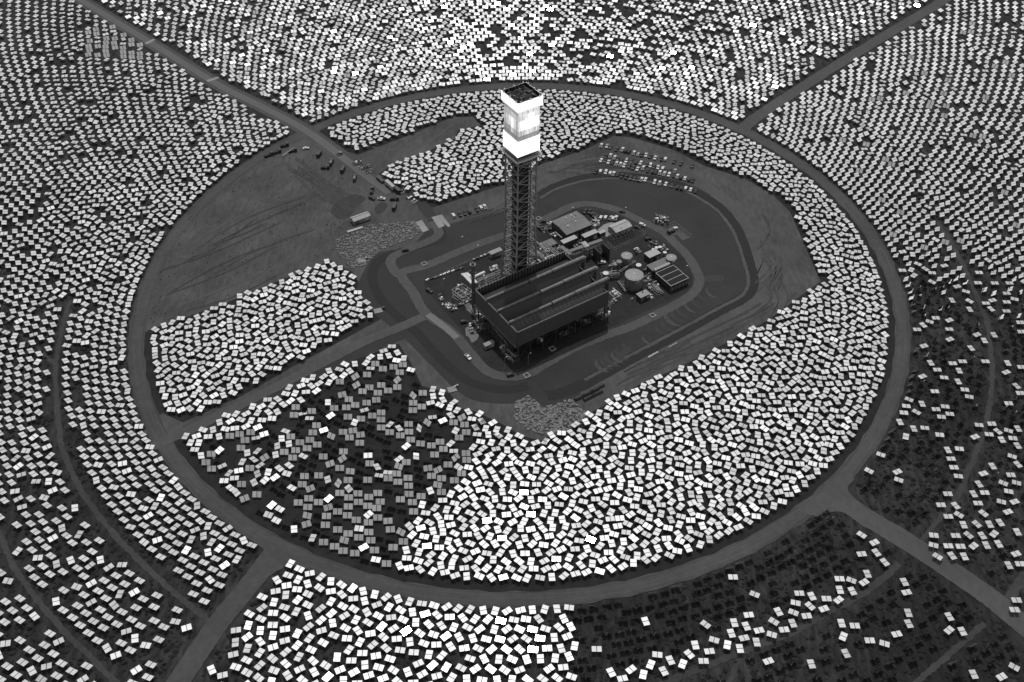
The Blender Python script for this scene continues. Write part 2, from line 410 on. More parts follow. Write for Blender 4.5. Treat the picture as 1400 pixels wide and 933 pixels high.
for k in range(12): x0 = rnd.uniform(830, 1000); y0 = 541-(x0-830)*.49 + rnd.uniform(-22, -6); TY.append([(x0, y0), (x0+30, y0-16+rnd.uniform(-3, 3)), (x0+62, y0-30+rnd.uniform(-4, 4))])
for k in range(9): x0 = rnd.uniform(740, 880); y0 = rnd.uniform(222, 236) ; TY.append([(x0, y0), (x0+30, y0-3+rnd.uniform(-4, 4)), (x0+70, y0+3+rnd.uniform(-4, 6))])
for k in range(8): x0 = rnd.uniform(610, 700); y0 = 310 - (x0-610)*.25 + rnd.uniform(-8, 8); TY.append([(x0, y0), (x0+20, y0-7), (x0+42, y0-13)])
for kz, pts in enumerate(TY):
    pts = smooth(W_(pts), False, 8)
    for sg in (-1, 1):
        o = ribbon_pts([p + Vector((.35, .8, 0)).normalized()*(sg*.9) for p in pts], .38, .32 + .0015*kz, .14).build('tyre_mark', g_tyre[kz % 2]); tag(o, kind='structure')

# concrete pads at the gate
for pix in ([(568,304),(577,301),(586,315),(578,318)], [(590,297),(604,293.5),(616,309),(613,311),(604,303),(608,309),(600,312)]):
    sheet('gate_pad', pix, .36, concrete)
sheet('equipment_pad', [(904,317),(921,308),(944,325),(933,329),(925,321),(912,325)], .33, g_road)
sheet('building_apron', [(817,314),(826,307),(835,304),(863,309),(832,323),(822,326)], .33, concrete)
sheet('stained_slab', [(636,449),(641,446),(647,453),(655,458),(652,465),(645,469),(641,461),(637,459)], .33, g_strip)
sheet('slab_at_stack', [(630,405),(640,412),(655,428),(662,440),(655,437),(638,424)], .33, g_strip)
for x, y in ((494,356),(517,425),(616,532)):
    pass

# riprap: loose rock dumped on the apron
def rocks(polys, dens, smin, smax, seed):
    r = np.random.default_rng(seed); V = []; Fc = []
    ico = [(0,0,1),(.9,0,.3),(.28,.85,.3),(-.72,.53,.3),(-.72,-.53,.3),(.28,-.85,.3),(0,0,-.6)]
    fs = [(0,1,2),(0,2,3),(0,3,4),(0,4,5),(0,5,1),(1,6,2),(2,6,3),(3,6,4),(4,6,5),(5,6,1)]
    for poly in polys:
        q = [at(x, y) for x, y in poly]; P = np.array([(p.x, p.y) for p in q])
        area = .5 * abs(np.dot(P[:,0], np.roll(P[:,1],1)) - np.dot(P[:,1], np.roll(P[:,0],1)))
        N = int(area * dens); lo, hi = P.min(0), P.max(0); cnt = 0
        while cnt < N:
            c = lo + (hi - lo) * r.random((N, 2)); c = c[inpoly(c[:,0], c[:,1], P)]
            for x, y in c[:N - cnt]:
                s = r.uniform(smin, smax); n0 = len(V)
                for v in ico:
                    j = r.uniform(.7, 1.25, 3); V.append((x + v[0]*s*j[0], y + v[1]*s*j[1], .15 + v[2]*s*.8*j[2] + s*.2))
                Fc += [tuple(n0 + i for i in f) for f in fs]
            cnt += len(c)
    return V, Fc
def inpoly(x, y, P):
    x = np.asarray(x, float); y = np.asarray(y, float); res = np.zeros(x.shape, bool); n = len(P); j = n - 1
    for i in range(n):
        xi, yi = P[i]; xj, yj = P[j]
        c = ((yi > y) != (yj > y)) & (x < (xj - xi) * (y - yi) / ((yj - yi) if yj != yi else 1e-9) + xi)
        res ^= c; j = i
    return res
def raw(name, V, Fc, m, **kw):
    me = bpy.data.meshes.new(name); me.from_pydata(V, [], Fc); me.materials.append(m); me.update()
    o = bpy.data.objects.new(name, me); COL.objects.link(o); return tag(o, **kw)
V, Fc = rocks([[(457,330),(480,317),(505,308),(570,303),(577,318),(560,328),(520,342),(500,363),(480,368),(462,345)]], 1.0, .25, .9, 3)
raw('riprap', V, Fc, rockm, label='wedge of loose grey rock beside the gate road', cat='rocks', kind='stuff')
V, Fc = rocks([[(705,550),(722,542),(742,558),(782,546),(806,572),(780,590),(760,596),(740,594),(722,588),(703,572)]], 1.1, .3, 1.15, 4)
raw('riprap', V, Fc, rockm, label='fan of coarse pale rock spilling toward the mirrors below the plant', cat='rocks', kind='stuff')

# ------------------------------------------------------------------ heliostats
HW, HH, PIV = 2.32, 1.57, 2.5         # half width, half height, pivot height
SUNV = np.array(sun_dir); CAMP = np.array([0, 0, HC]); TWR = np.array([4.2, 558.0, 125.0])
def seg_dist(x, y, pts):
    d = np.full(x.shape, 1e9)
    for p, q in zip(pts[:-1], pts[1:]):
        vx, vy = q.x - p.x, q.y - p.y; L = vx*vx + vy*vy
        t = np.clip(((x-p.x)*vx + (y-p.y)*vy)/L, 0, 1)
        d = np.minimum(d, np.hypot(x-p.x-t*vx, y-p.y-t*vy))
    return d
W = lambda pix: [at(x, y) for x, y in pix]
roads = [(W(NW), 9.0), (W(NE), 8.0), (W(SE), 12), (W(SW), 11)] + [(smooth(W(p), False, 4), w_/2 + 2.7) for p, w_ in TR if w_ > 2.9]
GAPS = [[(640,100),(720,100),(725,112),(640,112)]]
BW = np.array([(p.x, p.y) for p in W([(100,452)] + BARE + [(425,168),(380,190),(300,235),(150,350)])])
BW = np.array([(p[0], p[1]) for p in lot + arc])
DARKP = [(266,612),(330,590),(430,540),(480,508),(520,494),(548,486),(572,522),(588,552),(628,566),(652,592),(640,640),(600,690),(565,712),(552,745),(524,786),(480,776),(440,755),(390,727),(345,692),(297,660),(262,630)]
SPARSE = [(1222,402),(1250,385),(1450,395),(1450,1010),(780,1010),(790,930),(788,812),(900,790),(1020,745),(1100,695),(1150,650),(1195,585),(1220,500)]
L620 = """817,5,-20 769,71,-30 885,75,20 890,108,-20 1103,22,0 1115,57,0 1133,93,-5 1090,165,0 1062,210,0 1122,213,-60 1135,250,-35 1092,257,0 1154,291,-85 1033,334,-5 1032,374,-15 1122,335,0 1174,333,-45
1208,288,-50 1235,244,-45 1260,289,-80 1303,282,-70 1278,328,35 1230,335,-70 1247,374,-80 1297,369,-75 1195,377,30 1142,379,0 1092,377,0 1048,420,-35 1107,417,-65 1157,420,-80 1195,165,-75 1240,160,0
1213,203,0 1217,125,-70 1235,82,15 1272,52,-75 1352,12,-20 1375,45,-60 1347,88,0 1316,121,-25 1370,120,-15 1338,155,-10 1308,197,-15 1362,197,15 1335,238,15 1373,320,-80 1368,409,15 1338,456,-80 1384,450,0
1370,598,0 1362,637,0 1360,870,-30 1309,910,20 1195,900,-80 215,504,0 303,574,-20 739,332,-35 791,363,20 739,410,5 799,404,-60 833,443,-55 762,491,-80 649,511,0 697,517,-20 749,525,25 650,556,-85
701,561,-70 485,570,0 536,582,-70 596,592,0 645,597,30 470,609,-10 529,622,-45 585,633,15 461,648,-20 515,662,5 400,645,-65 279,658,5 381,685,-30 458,692,-75 423,718,5 321,721,10 220,690,-80 269,704,-70
373,738,-15 103,697,-35 208,733,-75 260,752,10 138,760,-15 311,769,-85 192,780,70 243,795,-85 61,781,-80 119,806,5 37,818,-45 95,846,0 10,858,60 359,846,15 534,858,-80 657,692,-85 711,702,0 664,746,55
772,762,0 675,815,-70 832,775,-15 882,736,10 929,650,-85 931,694,-75 922,566,10 913,524,-75 1096,665,-70 1095,720,30 1149,725,-75"""
L470 = "1229,684,-70 1030,797,0 1277,820,-5 1330,843,-65 1250,860,60 1170,880,30 1303,887,-60 1220,901,70 1089,892,-60 1135,917,10"
L310 = """905,178,0 968,152,-30 998,172,-45 1026,188,-5 1076,159,15 1128,244,15 1164,264,-20 1213,229,0 1217,187,0 1281,230,0 1341,230,0 1107,300,-80 1178,303,-40 1179,337,-80 1245,312,0 1272,300,15 1266,335,-60
1330,272,0 1330,307,0 1362,295,-15 1329,344,0 1041,372,0 1016,387,-20 990,401,-60 1096,381,20 965,419,0 1096,418,0 1098,459,20 1209,440,20 1278,441,-80 1239,464,-85 1185,495,-70 993,486,15 1020,555,-75
1110,557,0 1150,549,0 1047,583,0 1136,587,-85 987,610,20 1075,615,-5 1132,631,-80 1243,549,0 1334,556,-85 1328,593,20 1037,671,0 1159,664,-5 1177,693,-10 1370,649,-60 932,704,-25 921,731,-5 985,722,-85
962,755,-35 911,758,-5 1042,744,0 1079,733,-5 1098,763,-5 1064,775,-5 1338,720,0 895,796,-80 951,823,-85 996,820,-5 1057,848,-5 919,855,65 1217,808,-5 1269,803,0 1258,846,-5 1294,834,-50 1337,831,-20
1376,823,-80 1355,862,-5 1310,868,-80 1374,892,-75 1201,856,20 1090,910,-80 1137,905,-5 1385,390,0 1390,428,0 1390,572,0 1385,678,0"""
listed = []
for S_, ox, oy in ((L620, 930, 620), (L470, 470, 620), (L310, 930, 310)):
    for w_ in S_.split():
        a_, b_, c3 = [float(t) for t in w_.split(',')]
        px, py = ox + a_/2.979, oy + b_/2.979
        p = at(px, py, PIV)
        if all(math.hypot(p.x-q[0], p.y-q[1]) > 4.6 for q in listed):
            listed.append((p.x, p.y, math.atan2(math.sin(math.radians(c3))/.76, math.cos(math.radians(c3)))))
LX = np.array([q[0] for q in listed]); LY = np.array([q[1] for q in listed]); LA = np.array([q[2] for q in listed])

def rows(r0, r1, dr0, az0, grow, jit, seed, reset=1.30, gaz=0.0):
    """staggered arcs of heliostats round the tower"""
    g = np.random.default_rng(seed); X = []; Y = []; K = []; r = r0; k = 0; n = int(2*math.pi*r/az0); rs = r; ph = 0
    while r < r1:
        az = az0*(1 + gaz*(r-r0))
        if 2*math.pi*r/n > az*reset: n = int(2*math.pi*r/az); ph = g.random()
        t = (np.arange(n) + (k % 2)*.5 + ph) * 2*math.pi/n
        rr = r + g.normal(0, jit, n); t = t + g.normal(0, jit, n)/r
        x, y = ring_to_world(rr, t); X.append(x); Y.append(y); K.append(np.full(n, k))
        sp = 2*math.pi*r/n
        r += dr0 * (az/sp) ** .5 * (1 + grow*(r-r0)); k += 1
    return np.concatenate(X), np.concatenate(Y), np.concatenate(K)

# inner field: packed close, rows broken up
xi, yi, ki = rows(60, RM - 6.8, 5.05, 5.85, 0.0, .32, 5, 1.12)
pxi = np.array([proj(a, b, 0) for a, b in zip(xi, yi)])
keep = ~inpoly(xi, yi, BW)
# keep a margin to the bare ground
for p, q in zip(lot, lot[1:] + lot[:1]):
    keep &= seg_dist(xi, yi, [Vector((*p, 0)), Vector((*q, 0))]) > 1.5
keep &= seg_dist(xi, yi, W(NW)) > 9
xi, yi, ki = xi[keep], yi[keep], ki[keep]
# outer field
xo, yo, ko = rows(RM + 7.5, 720, 5.35, 6.0, 0.0010, .2, 8, 1.16, 0.0010)
pp = np.array([proj(a, b, PIV) for a, b in zip(xo, yo)])
keep = (pp[:,0] > -25) & (pp[:,0] < 1425) & (pp[:,1] > -25) & (pp[:,1] < 958) & (yo > 240)
xo, yo, ko, pp = xo[keep], yo[keep], ko[keep], pp[keep]
keep = np.ones(len(xo), bool)
for pts, dd in roads: keep &= seg_dist(xo, yo, pts) > dd
keep &= world_r(xo, yo) < 5000
PX, PY = pp[:,0], pp[:,1]
insp = inpoly(PX, PY, SPARSE)
dl = np.min(np.hypot(xo[:,None]-LX[None], yo[:,None]-LY[None]), axis=1)
keep &= dl > 5.2
u = rng.random(len(xo))
thin = np.zeros(len(xo))
thin += .22 * ((PX > 640) & (PX < 1000) & (PY < 90)) + .06
thin += .25 * ((PX < 330) & (PY > 650) & (PX < (PY - 560) * .9)) 
keep &= (u > thin)
xo, yo, ko, PX, PY, insp = [a[keep] for a in (xo, yo, ko, PX, PY, insp)]

# orientation of every heliostat: L = long axis angle, T = tilt (toward which the normal leans, seen from L+90 deg)
def bis(x, y, k=1.0):
    d = TWR[None] - np.c_[x, y, np.full(x.shape, PIV)]; d /= np.linalg.norm(d, axis=1)[:, None]
    n = d + SUNV[None]; n /= np.linalg.norm(n, axis=1)[:, None]; return n
def to_LT(n):
    az = np.arctan2(n[:,1], n[:,0]); return az - math.pi/2, np.arccos(np.clip(n[:,2], -1, 1))
HX, HY, HL, HT, HK, HZN = [], [], [], [], [], []
def put(x, y, L, T, k, zone):
    HX.append(x); HY.append(y); HL.append(L); HT.append(T); HK.append(k); HZN.append(np.full(x.shape, zone))
D = math.radians
camdir = lambda x, y: to_LT((lambda v: v/np.linalg.norm(v, axis=1)[:,None])(CAMP[None]-np.c_[x, y, np.zeros(x.shape)]))
# inner
pin = np.array([proj(a, b, PIV) for a, b in zip(xi, yi)])
ind = inpoly(pin[:,0], pin[:,1], DARKP)
n_ = (~ind).sum()
put(xi[~ind], yi[~ind], rng.uniform(-math.pi, math.pi, n_), D(1) + D(5)*rng.random(n_), ki[~ind], 0)
xd, yd, kd, pd_ = xi[ind], yi[ind], ki[ind], pin[ind]
u = rng.random(len(xd)); wl = np.where(pd_[:,0] < 400, .38, .13) + .3*(pd_[:,1] > 740 + .0*pd_[:,0])*(pd_[:,0] < 470)
m1 = u < wl; m2 = (u >= wl) & (u < wl + np.where(pd_[:,0] < 400, .22, .42)); m3 = (u >= wl + .42) & (u < .93)
put(xd[m1], yd[m1], rng.uniform(-math.pi, math.pi, m1.sum()), D(2) + D(14)*rng.random(m1.sum()), kd[m1], 0)
Lc, Tc = camdir(xd[m2], yd[m2]); j = rng.random(m2.sum())
put(xd[m2], yd[m2], np.where(j < .8, Lc*0 + math.pi, Lc + rng.normal(0, .5, m2.sum())), Tc + D(1.5)*rng.normal(0, 1, m2.sum()), kd[m2], 0)
n3 = bis(xd[m3], yd[m3]); L3, T3 = to_LT(n3)
put(xd[m3], yd[m3], L3 + rng.normal(0, .1, m3.sum()), T3 + D(8) + D(5)*rng.normal(0, 1, m3.sum()), kd[m3], 0)
# listed bright ones in the sparse quarter
put(LX, LY, LA, D(1) + D(5)*rng.random(len(LX)), np.full(len(LX), -1), 5)
# sparse quarter, working ones seen nearly edge-on
m = insp & (rng.random(len(xo)) < .82)
L_, T_ = to_LT(bis(xo[m], yo[m])); put(xo[m], yo[m], L_ + rng.normal(0, .03, m.sum()), T_ + D(6) + D(2)*rng.normal(0, 1, m.sum()), ko[m], 4)
rest = ~insp
xr, yr, kr, px_, py_ = xo[rest], yo[rest], ko[rest], PX[rest], PY[rest]
north = (py_ < 190) & (px_ > 425 - (183-py_)*1.66) & (px_ < 1020 + (180-py_)*1.5)
bottom = (py_ > 740) & (px_ > 375 - (py_-755)*.72) & (px_ < 800)
east = ~north & (px_ > 900)
west = ~north & ~bottom & ~east
L_, T_ = to_LT(bis(xr, yr)); u = rng.random(len(xr))
Lr = L_.copy(); Tr = T_.copy(); zone = np.zeros(len(xr), int)
nn = len(xr)
# north: tracking, normals lean to the camera
Tr[north] = T_[north] * np.where(px_[north] > 740, .62, .85) + D(4)*rng.normal(0, 1, north.sum()); Lr[north] += rng.normal(0, .35, north.sum()); 
rn = north & (px_ < 640) & (u < .35) | north & (u < .08); Lr[rn] = rng.uniform(-math.pi, math.pi, rn.sum()); Tr[rn] = D(5)
# bottom: parked flat, any heading
Lr[bottom] = rng.uniform(-math.pi, math.pi, bottom.sum()); Tr[bottom] = D(1) + D(5)*rng.random(bottom.sum())
# east
Tr[east] = T_[east] * .74; Lr[east] += rng.normal(0, .06, east.sum())
re = east & (u < .14); Lr[re] = rng.uniform(-math.pi, math.pi, re.sum()); Tr[re] = D(6)*rng.random(re.sum())
Lc, Tc = camdir(xr, yr); re = east & (u > .97) & (px_ > 1150); Lr[re] = Lc[re]; Tr[re] = Tc[re]
re = east & (u > .91) & (u < .97) & (py_ > 150); Tr[re] = T_[re] + D(8)
u2 = rng.random(nn); re = east & (py_ > 330) & (px_ > 1200) & (u2 < (py_-310)/130); Tr[re] = T_[re] + D(10)*u2[re]
# west
Tr[west] = D(12) + 0*T_[west]; Lr[west] = L_[west]
rw = west & (py_ < 430) & (px_ > 60) & (u < .85) | west & (u < .3); Lr[rw] = rng.uniform(-math.pi, math.pi, rw.sum()); Tr[rw] = D(2) + D(6)*rng.random(rw.sum())
patch = west & inpoly(px_, py_, [(120,40),(160,35),(200,55),(195,80),(150,90),(115,75)]) & (u > .25); Lr[patch] = Lc[patch]; Tr[patch] = Tc[patch]
zone[north] = 1; zone[bottom] = 2; zone[east] = 3; zone[west] = 6
put(xr, yr, Lr, Tr, kr, 0); HZN[-1] = zone + 10
HX, HY, HL, HT, HK, HZN = [np.concatenate(a) for a in (HX, HY, HL, HT, HK, HZN)]
HP = np.array([proj(a, b, PIV) for a, b in zip(HX, HY)])
# heliostats that happen to throw the sun straight at the aircraft
def toward_camera(idx, err):
    v = CAMP[None] - np.c_[HX[idx], HY[idx], np.full(len(idx), PIV)]; v /= np.linalg.norm(v, axis=1)[:,None]
    n = v + SUNV[None]; n /= np.linalg.norm(n, axis=1)[:,None]; n = n + rng.normal(0, math.radians(err), n.shape); n /= np.linalg.norm(n, axis=1)[:,None]
    az = np.arctan2(n[:,1], n[:,0]); HL[idx] = az - math.pi/2; HT[idx] = np.arccos(n[:,2])
_u = rng.random(len(HX)); ok_ = (HT < D(12)) & (HZN != 5)
g1 = ok_ & (HP[:,1] > 600) & (_u < .5*np.exp(-((HP[:,0]-(700-(HP[:,1]-800)*.12))/62)**2)*np.clip((HP[:,1]-560)/180, 0, 1)); i1 = np.where(g1)[0]; L0 = HL[i1].copy(); toward_camera(i1, 1.6)
nx_, ny_ = -np.sin(HL[i1])*np.sin(HT[i1]), np.cos(HL[i1])*np.sin(HT[i1])      # keep each one's own heading, only its tilt meets the sun
HT[i1] = np.arctan2(-np.sin(L0)*nx_ + np.cos(L0)*ny_, np.cos(HT[i1])); HL[i1] = L0
g2 = (HP[:,1] < 110) & (HP[:,0] > 520) & (HP[:,0] < 780) & (_u < .55*np.exp(-((HP[:,0]-655-(HP[:,1]-60)*.4)/75)**2)); toward_camera(np.where(g2)[0], 3.0)
g3 = (HZN == 11) & (HP[:,0] < 560) & (HP[:,0] > 200) & (_u < .18); toward_camera(np.where(g3)[0], 8.0)
vis = (HP[:,0] > -2) & (HP[:,0] < 1402) & (HP[:,1] < 936) & (HP[:,1] > -12)
order = np.argsort(-np.where(vis, HP[:,1], -1e9))
NI = 300
ind_ids = order[:NI]; bulk = np.ones(len(HX), bool); bulk[ind_ids] = False
print('heliostats', len(HX), 'individual', NI, 'lowest y', HP[order[NI-1], 1])

def helio_local():
    """unit heliostat boxes: list of (verts in tilt frame) ; frame x = long axis, y = short axis, z = normal"""
    gap = .17; out = []
    for s in (-1, 1):
        x0, x1 = sorted((s*gap, s*HW)); out.append((x0, x1, -HH, HH, .0, .07))
    out.append((-HW*.9, HW*.9, -.12, .12, -.22, -.04))
    return out
# bulk mesh
X, Y, L, T = HX[bulk], HY[bulk], HL[bulk], HT[bulk]; N = len(X)
ex = np.c_[np.cos(L), np.sin(L), np.zeros(N)]; hy = np.c_[-np.sin(L), np.cos(L), np.zeros(N)]
# normal leans toward hy by T
nz = hy*np.sin(T)[:,None] + np.c_[np.zeros((N,2)), np.cos(T)]; ey = np.cross(nz, ex)
base = np.c_[X, Y, np.full(N, PIV)]
Vs = []; Fs = []; MI = []; off = 0
BOXF = np.array([(0,2,3,1),(4,5,7,6),(0,1,5,4),(2,6,7,3),(0,4,6,2),(1,3,7,5)])
for bi, (x0, x1, y0, y1, z0, z1) in enumerate(helio_local()):
    co = np.array([(x, y, z) for z in (z0, z1) for y in (y0, y1) for x in (x0, x1)])
    v = base[:,None] + co[None,:,0:1]*ex[:,None] + co[None,:,1:2]*ey[:,None] + co[None,:,2:3]*nz[:,None]
    if bi < 2:  # slight aim error of each mirror
        j = rng.normal(0, .004, (N, 2)); v += nz[:,None]*(co[None,:,0]*j[:,0:1] + co[None,:,1]*j[:,1:2])[:,:,None]
    Vs.append(v.reshape(-1, 3)); f = (np.arange(N)*8)[:,None,None] + BOXF[None]; Fs.append(f.reshape(-1, 4) + off); MI.append(np.tile([1,0,1,1,1,1] if bi < 2 else [1]*6, N)); off += N*8
co = np.array([(x*.16, y*.16, z) for z in (0, PIV-.15) for y in (-1, 1) for x in (-1, 1)])
v = np.c_[X, Y, np.zeros(N)][:,None] + co[None]; Vs.append(v.reshape(-1, 3)); f = (np.arange(N)*8)[:,None,None] + BOXF[None]; Fs.append(f.reshape(-1,4)+off); MI.append(np.ones(N*6, int))
V = np.concatenate(Vs); Fq = np.concatenate(Fs); MI = np.concatenate(MI)
me = bpy.data.meshes.new('heliostat_field'); me.vertices.add(len(V)); me.vertices.foreach_set('co', V.ravel())
me.loops.add(Fq.size); me.loops.foreach_set('vertex_index', Fq.ravel().astype(np.int32)); me.polygons.add(len(Fq))
me.polygons.foreach_set('loop_start', (np.arange(len(Fq))*4).astype(np.int32)); me.polygons.foreach_set('loop_total', np.full(len(Fq), 4, np.int32))
me.materials.append(mirror); me.materials.append(dark); me.polygons.foreach_set('material_index', MI.astype(np.int32)); me.polygons.foreach_set('use_smooth', np.zeros(len(Fq), bool)); me.update(); me.validate()
o = bpy.data.objects.new('heliostat_field', me); COL.objects.link(o)
tag(o, 'thousands of small two-panel sun mirrors on posts ringing the tower in arcs', 'heliostats', kind='stuff')

# individual heliostats
def unit_mesh(name, boxes, mats, mi=None):
    b = MB()
    for q, (x0, x1, y0, y1, z0, z1) in enumerate(boxes):
        b.obox(((x0+x1)/2, (y0+y1)/2, (z0+z1)/2), ((x1-x0)/2, 0, 0), (0, (y1-y0)/2, 0), (0, 0, (z1-z0)/2))
    me = bpy.data.meshes.new(name); me.from_pydata([tuple(v) for v in b.v], [], b.f)
    for m in mats: me.materials.append(m)
    if mi: me.polygons.foreach_set('material_index', mi)
    me.update(); return me
hb = helio_local()
mP = [unit_mesh('mirror_panel', [hb[k]], [mirror, dark], [1,0,1,1,1,1]) for k in (0, 1)]
mB = unit_mesh('cross_beam', [hb[2], (-1.4,-1.25,-1.3,1.3,-.1,-.01), (1.25,1.4,-1.3,1.3,-.1,-.01), (-.2,.2,-.2,.2,-.45,-.1)], [steel])
mM = unit_mesh('mast', [(-.13,.13,-.13,.13,0,PIV-.2), (-.3,.3,-.3,.3,0,.15)], [steel])
def ordn(n):
    return f"{n}{'th' if 10 <= n % 100 <= 20 else {1:'st',2:'nd',3:'rd'}.get(n % 10,'th')}"
ids = list(ind_ids)
# names by block: arcs for the dense block under the ring road and the left fields, rank from the left for the loose ones
blocks = {}
for i in ids:
    z = HZN[i]
    if z == 12: key = ('B', HK[i])
    elif z == 5: key = ('S', 0)
    elif z == 4: key = ('D', HK[i])
    elif z == 0: key = ('I', HK[i])
    elif HP[i,0] < 400: key = ('W', HK[i])
    else: key = ('E', HK[i])
    blocks.setdefault(key, []).append(i)
k0 = {t: min([k for (s, k) in blocks if s == t] or [0]) for t in 'BSDIWE'}
lab = {}
for (t, k), L_ in blocks.items():
    L_.sort(key=lambda i: HP[i,0]); a = ordn(k - k0[t] + 1)
    for n, i in enumerate(L_):
        q = ordn(n + 1)
        lab[i] = {'B': (f'flat heliostat {q} from left, {a} arc of packed block under the ring road', 'heliostats packed below the ring road'),
                  'S': (f'lone bright heliostat over dark scrub at lower right, {q} from the left', 'bright heliostats scattered over the dark scrub'),
                  'D': (f'dark steep heliostat, {q} from left in {a} arc at lower right', 'dark tilted heliostats at lower right'),
                  'I': (f'heliostat just inside the ring road foot, {q} from left, {a} row', 'heliostats inside the foot of the ring road'),
                  'W': (f'heliostat {q} from left, {a} arc of the lower left field', 'heliostats in the lower left field'),
                  'E': (f'heliostat beyond the lower right road, {q} from left, {a} arc', 'heliostats beyond the south east road')}[t]
for i in ids:
    r = empty('heliostat', (HX[i], HY[i], 0), HL[i]); tag(r, lab[i][0], 'heliostat', lab[i][1])
    for nm, me in (('mast', mM), ('cross_beam', mB), ('mirror_panel', mP[0]), ('mirror_panel', mP[1])):
        c = bpy.data.objects.new(nm, me); COL.objects.link(c); c.parent = r
        if nm != 'mast':
            c.location = (0, 0, PIV); c.rotation_euler = (-HT[i] + (rnd.gauss(0, .004) if nm == 'mirror_panel' else 0), 0, 0)

# ------------------------------------------------------------------ solar tower
TC = Vector((4.2, 558.0, 0))
def corner(a, z, i):   # i: 0 near, 1 right, 2 far, 3 left
    s = [(-1,-1),(1,-1),(1,1),(-1,1)][i]
    return TC + E1*(s[0]*a/2) + E2*(s[1]*a/2) + EZ*z
def aw(z): return 13.0 if z > 47 else 13.0 + (17.0-13.0)*(47-z)/47
tower = empty('solar_tower', TC, YAW)
tag(tower, 'tall lattice tower topped by a blazing white square receiver', 'tower')
for i in range(4):
    b = MB(); b.bar(corner(aw(0), 0, i), corner(13.0, 47, i), .62); b.bar(corner(13.0, 47, i), corner(13.0, 101, i), .52)
    b.build('leg', towersteel, tower)
lv = [0, 12, 24, 36, 47, 59.5, 72, 84.5, 97, 101]
for i in range(4):
    j = (i+1) % 4; b = MB()
    for k, (z0, z1) in enumerate(zip(lv[:-1], lv[1:])):
        p0, p1, q0, q1 = corner(aw(z0), z0, i), corner(aw(z0), z0, j), corner(aw(z1), z1, i), corner(aw(z1), z1, j)
        b.bar(q0, q1, .36); m = (p0+q0)/2; m2 = (p1+q1)/2
        if z1 - z0 > 5:
            b.bar(p0, m2, .34); b.bar(m2, q0, .34); b.bar(p1, (p0+m2)/2, .16); b.bar(q1, (q0+m2)/2, .16); b.bar(m, (p0+m2)/2, .14); b.bar(m, (q0+m2)/2, .14); b.bar(m, m2, .14)
    b.build('cross_bracing', towersteel, tower)
b = MB()
for z in lv[1:]:
    a = aw(z); b.bar(corner(a, z, 0), corner(a, z, 2), .12); b.bar(corner(a, z, 1), corner(a, z, 3), .12)
b.build('inner_bracing', dark, tower)
b = MB(); b.box(TC + E1*.8 + E2*.8, 6.4, 6.4, 99)
b.build('lift_shaft_shade_core', mat('shaft_interior_shade', .025, .9, var=.3, scale=.3), tower)  # shaft widened and darkened to paint in the black interior of the lattice
for k, (dx, dy, r, m) in enumerate(((4.6,-3.4,.35,steel),(4.9,-.5,.3,steel),(-4.2,2.2,.35,dark),(-3.9,-2.5,.3,steel))):
    b = MB(); b.tube(TC + E1*dx + E2*dy, TC + E1*dx + E2*dy + EZ*100, r, 8); b.build('riser_pipe', m, tower)
b = MB()
for k in range(26):
    z = k*3.8; s = 1 if k % 2 else -1
    b.obox(TC - E1*4.2 - E2*(-1.5) + EZ*(z+1.9), E1*.5, E2*1.5*1 + EZ*1.9*s, EZ*.12)
    b.obox(TC - E1*4.2 + E2*(1.5+1.8*s) + EZ*(z+3.8), E1*.9, E2*.5, EZ*.1)
b.build('stair_flights', dark, tower)
# platform skirt under the receiver
b = MB(); b.box(TC + EZ*100.6, 17.3, 17.3, .5); b.build('platform_deck', dark, tower)
b = MB()
for i in range(4):
    j = (i+1) % 4
    for z in (100.9, 102.0): b.bar(corner(17.5, z, i), corner(17.5, z, j), .3 if z < 101 else .1)
    for t in range(9): p = corner(17.5, 100.9, i).lerp(corner(17.5, 100.9, j), t/8); b.bar(p, p + EZ*1.1, .06)
b.build('platform_edge', mat('platform_paint', .5, .5), tower)
b = MB()
for i in range(4):
    b.bar(corner(13.0, 93, i), corner(17.3, 100.6, i), .35)
    b.bar(corner(13.0, 93, i), corner(17.3, 100.6, (i+1) % 4).lerp(corner(17.3, 100.6, i), .6), .2)
b.build('platform_brackets', towersteel, tower)
b = MB(); p = corner(11.9, 96, 0)
vs_ = [p + E1*t for t in (2.3, 9.8)]
arcv = [p + E1*(6 + 3.6*math.cos(t)) + EZ*(2.6 - 3.4*math.sin(t)) for t in [math.pi*k/10 for k in range(11)]]
b.add([v - E2*.15 for v in arcv], [tuple(range(11))]); b.build('duct_end_plate', lsteel, tower)
# receiver
def sunlit_glow(name, lo, hi, sc=1.2, base=.25, seed=0):
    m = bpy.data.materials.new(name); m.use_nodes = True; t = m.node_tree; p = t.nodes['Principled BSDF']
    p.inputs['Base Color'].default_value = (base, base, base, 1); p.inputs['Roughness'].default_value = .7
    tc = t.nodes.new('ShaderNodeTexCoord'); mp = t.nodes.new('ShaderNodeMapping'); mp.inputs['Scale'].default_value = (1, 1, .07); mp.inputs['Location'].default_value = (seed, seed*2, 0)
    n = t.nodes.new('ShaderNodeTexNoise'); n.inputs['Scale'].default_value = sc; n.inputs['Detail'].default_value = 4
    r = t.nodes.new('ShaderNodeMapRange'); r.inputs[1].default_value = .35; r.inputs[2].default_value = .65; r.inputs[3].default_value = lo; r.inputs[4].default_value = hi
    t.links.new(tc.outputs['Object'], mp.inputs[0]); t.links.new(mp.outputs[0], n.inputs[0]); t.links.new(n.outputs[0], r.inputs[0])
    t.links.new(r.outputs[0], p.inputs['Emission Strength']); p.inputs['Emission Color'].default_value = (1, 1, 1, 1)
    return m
shield = mat('heat_shield_sun_emission', .8, .8, emis=.8)  # emission paints in the concentrated sunlight the mirrors throw on the shields
b = MB()
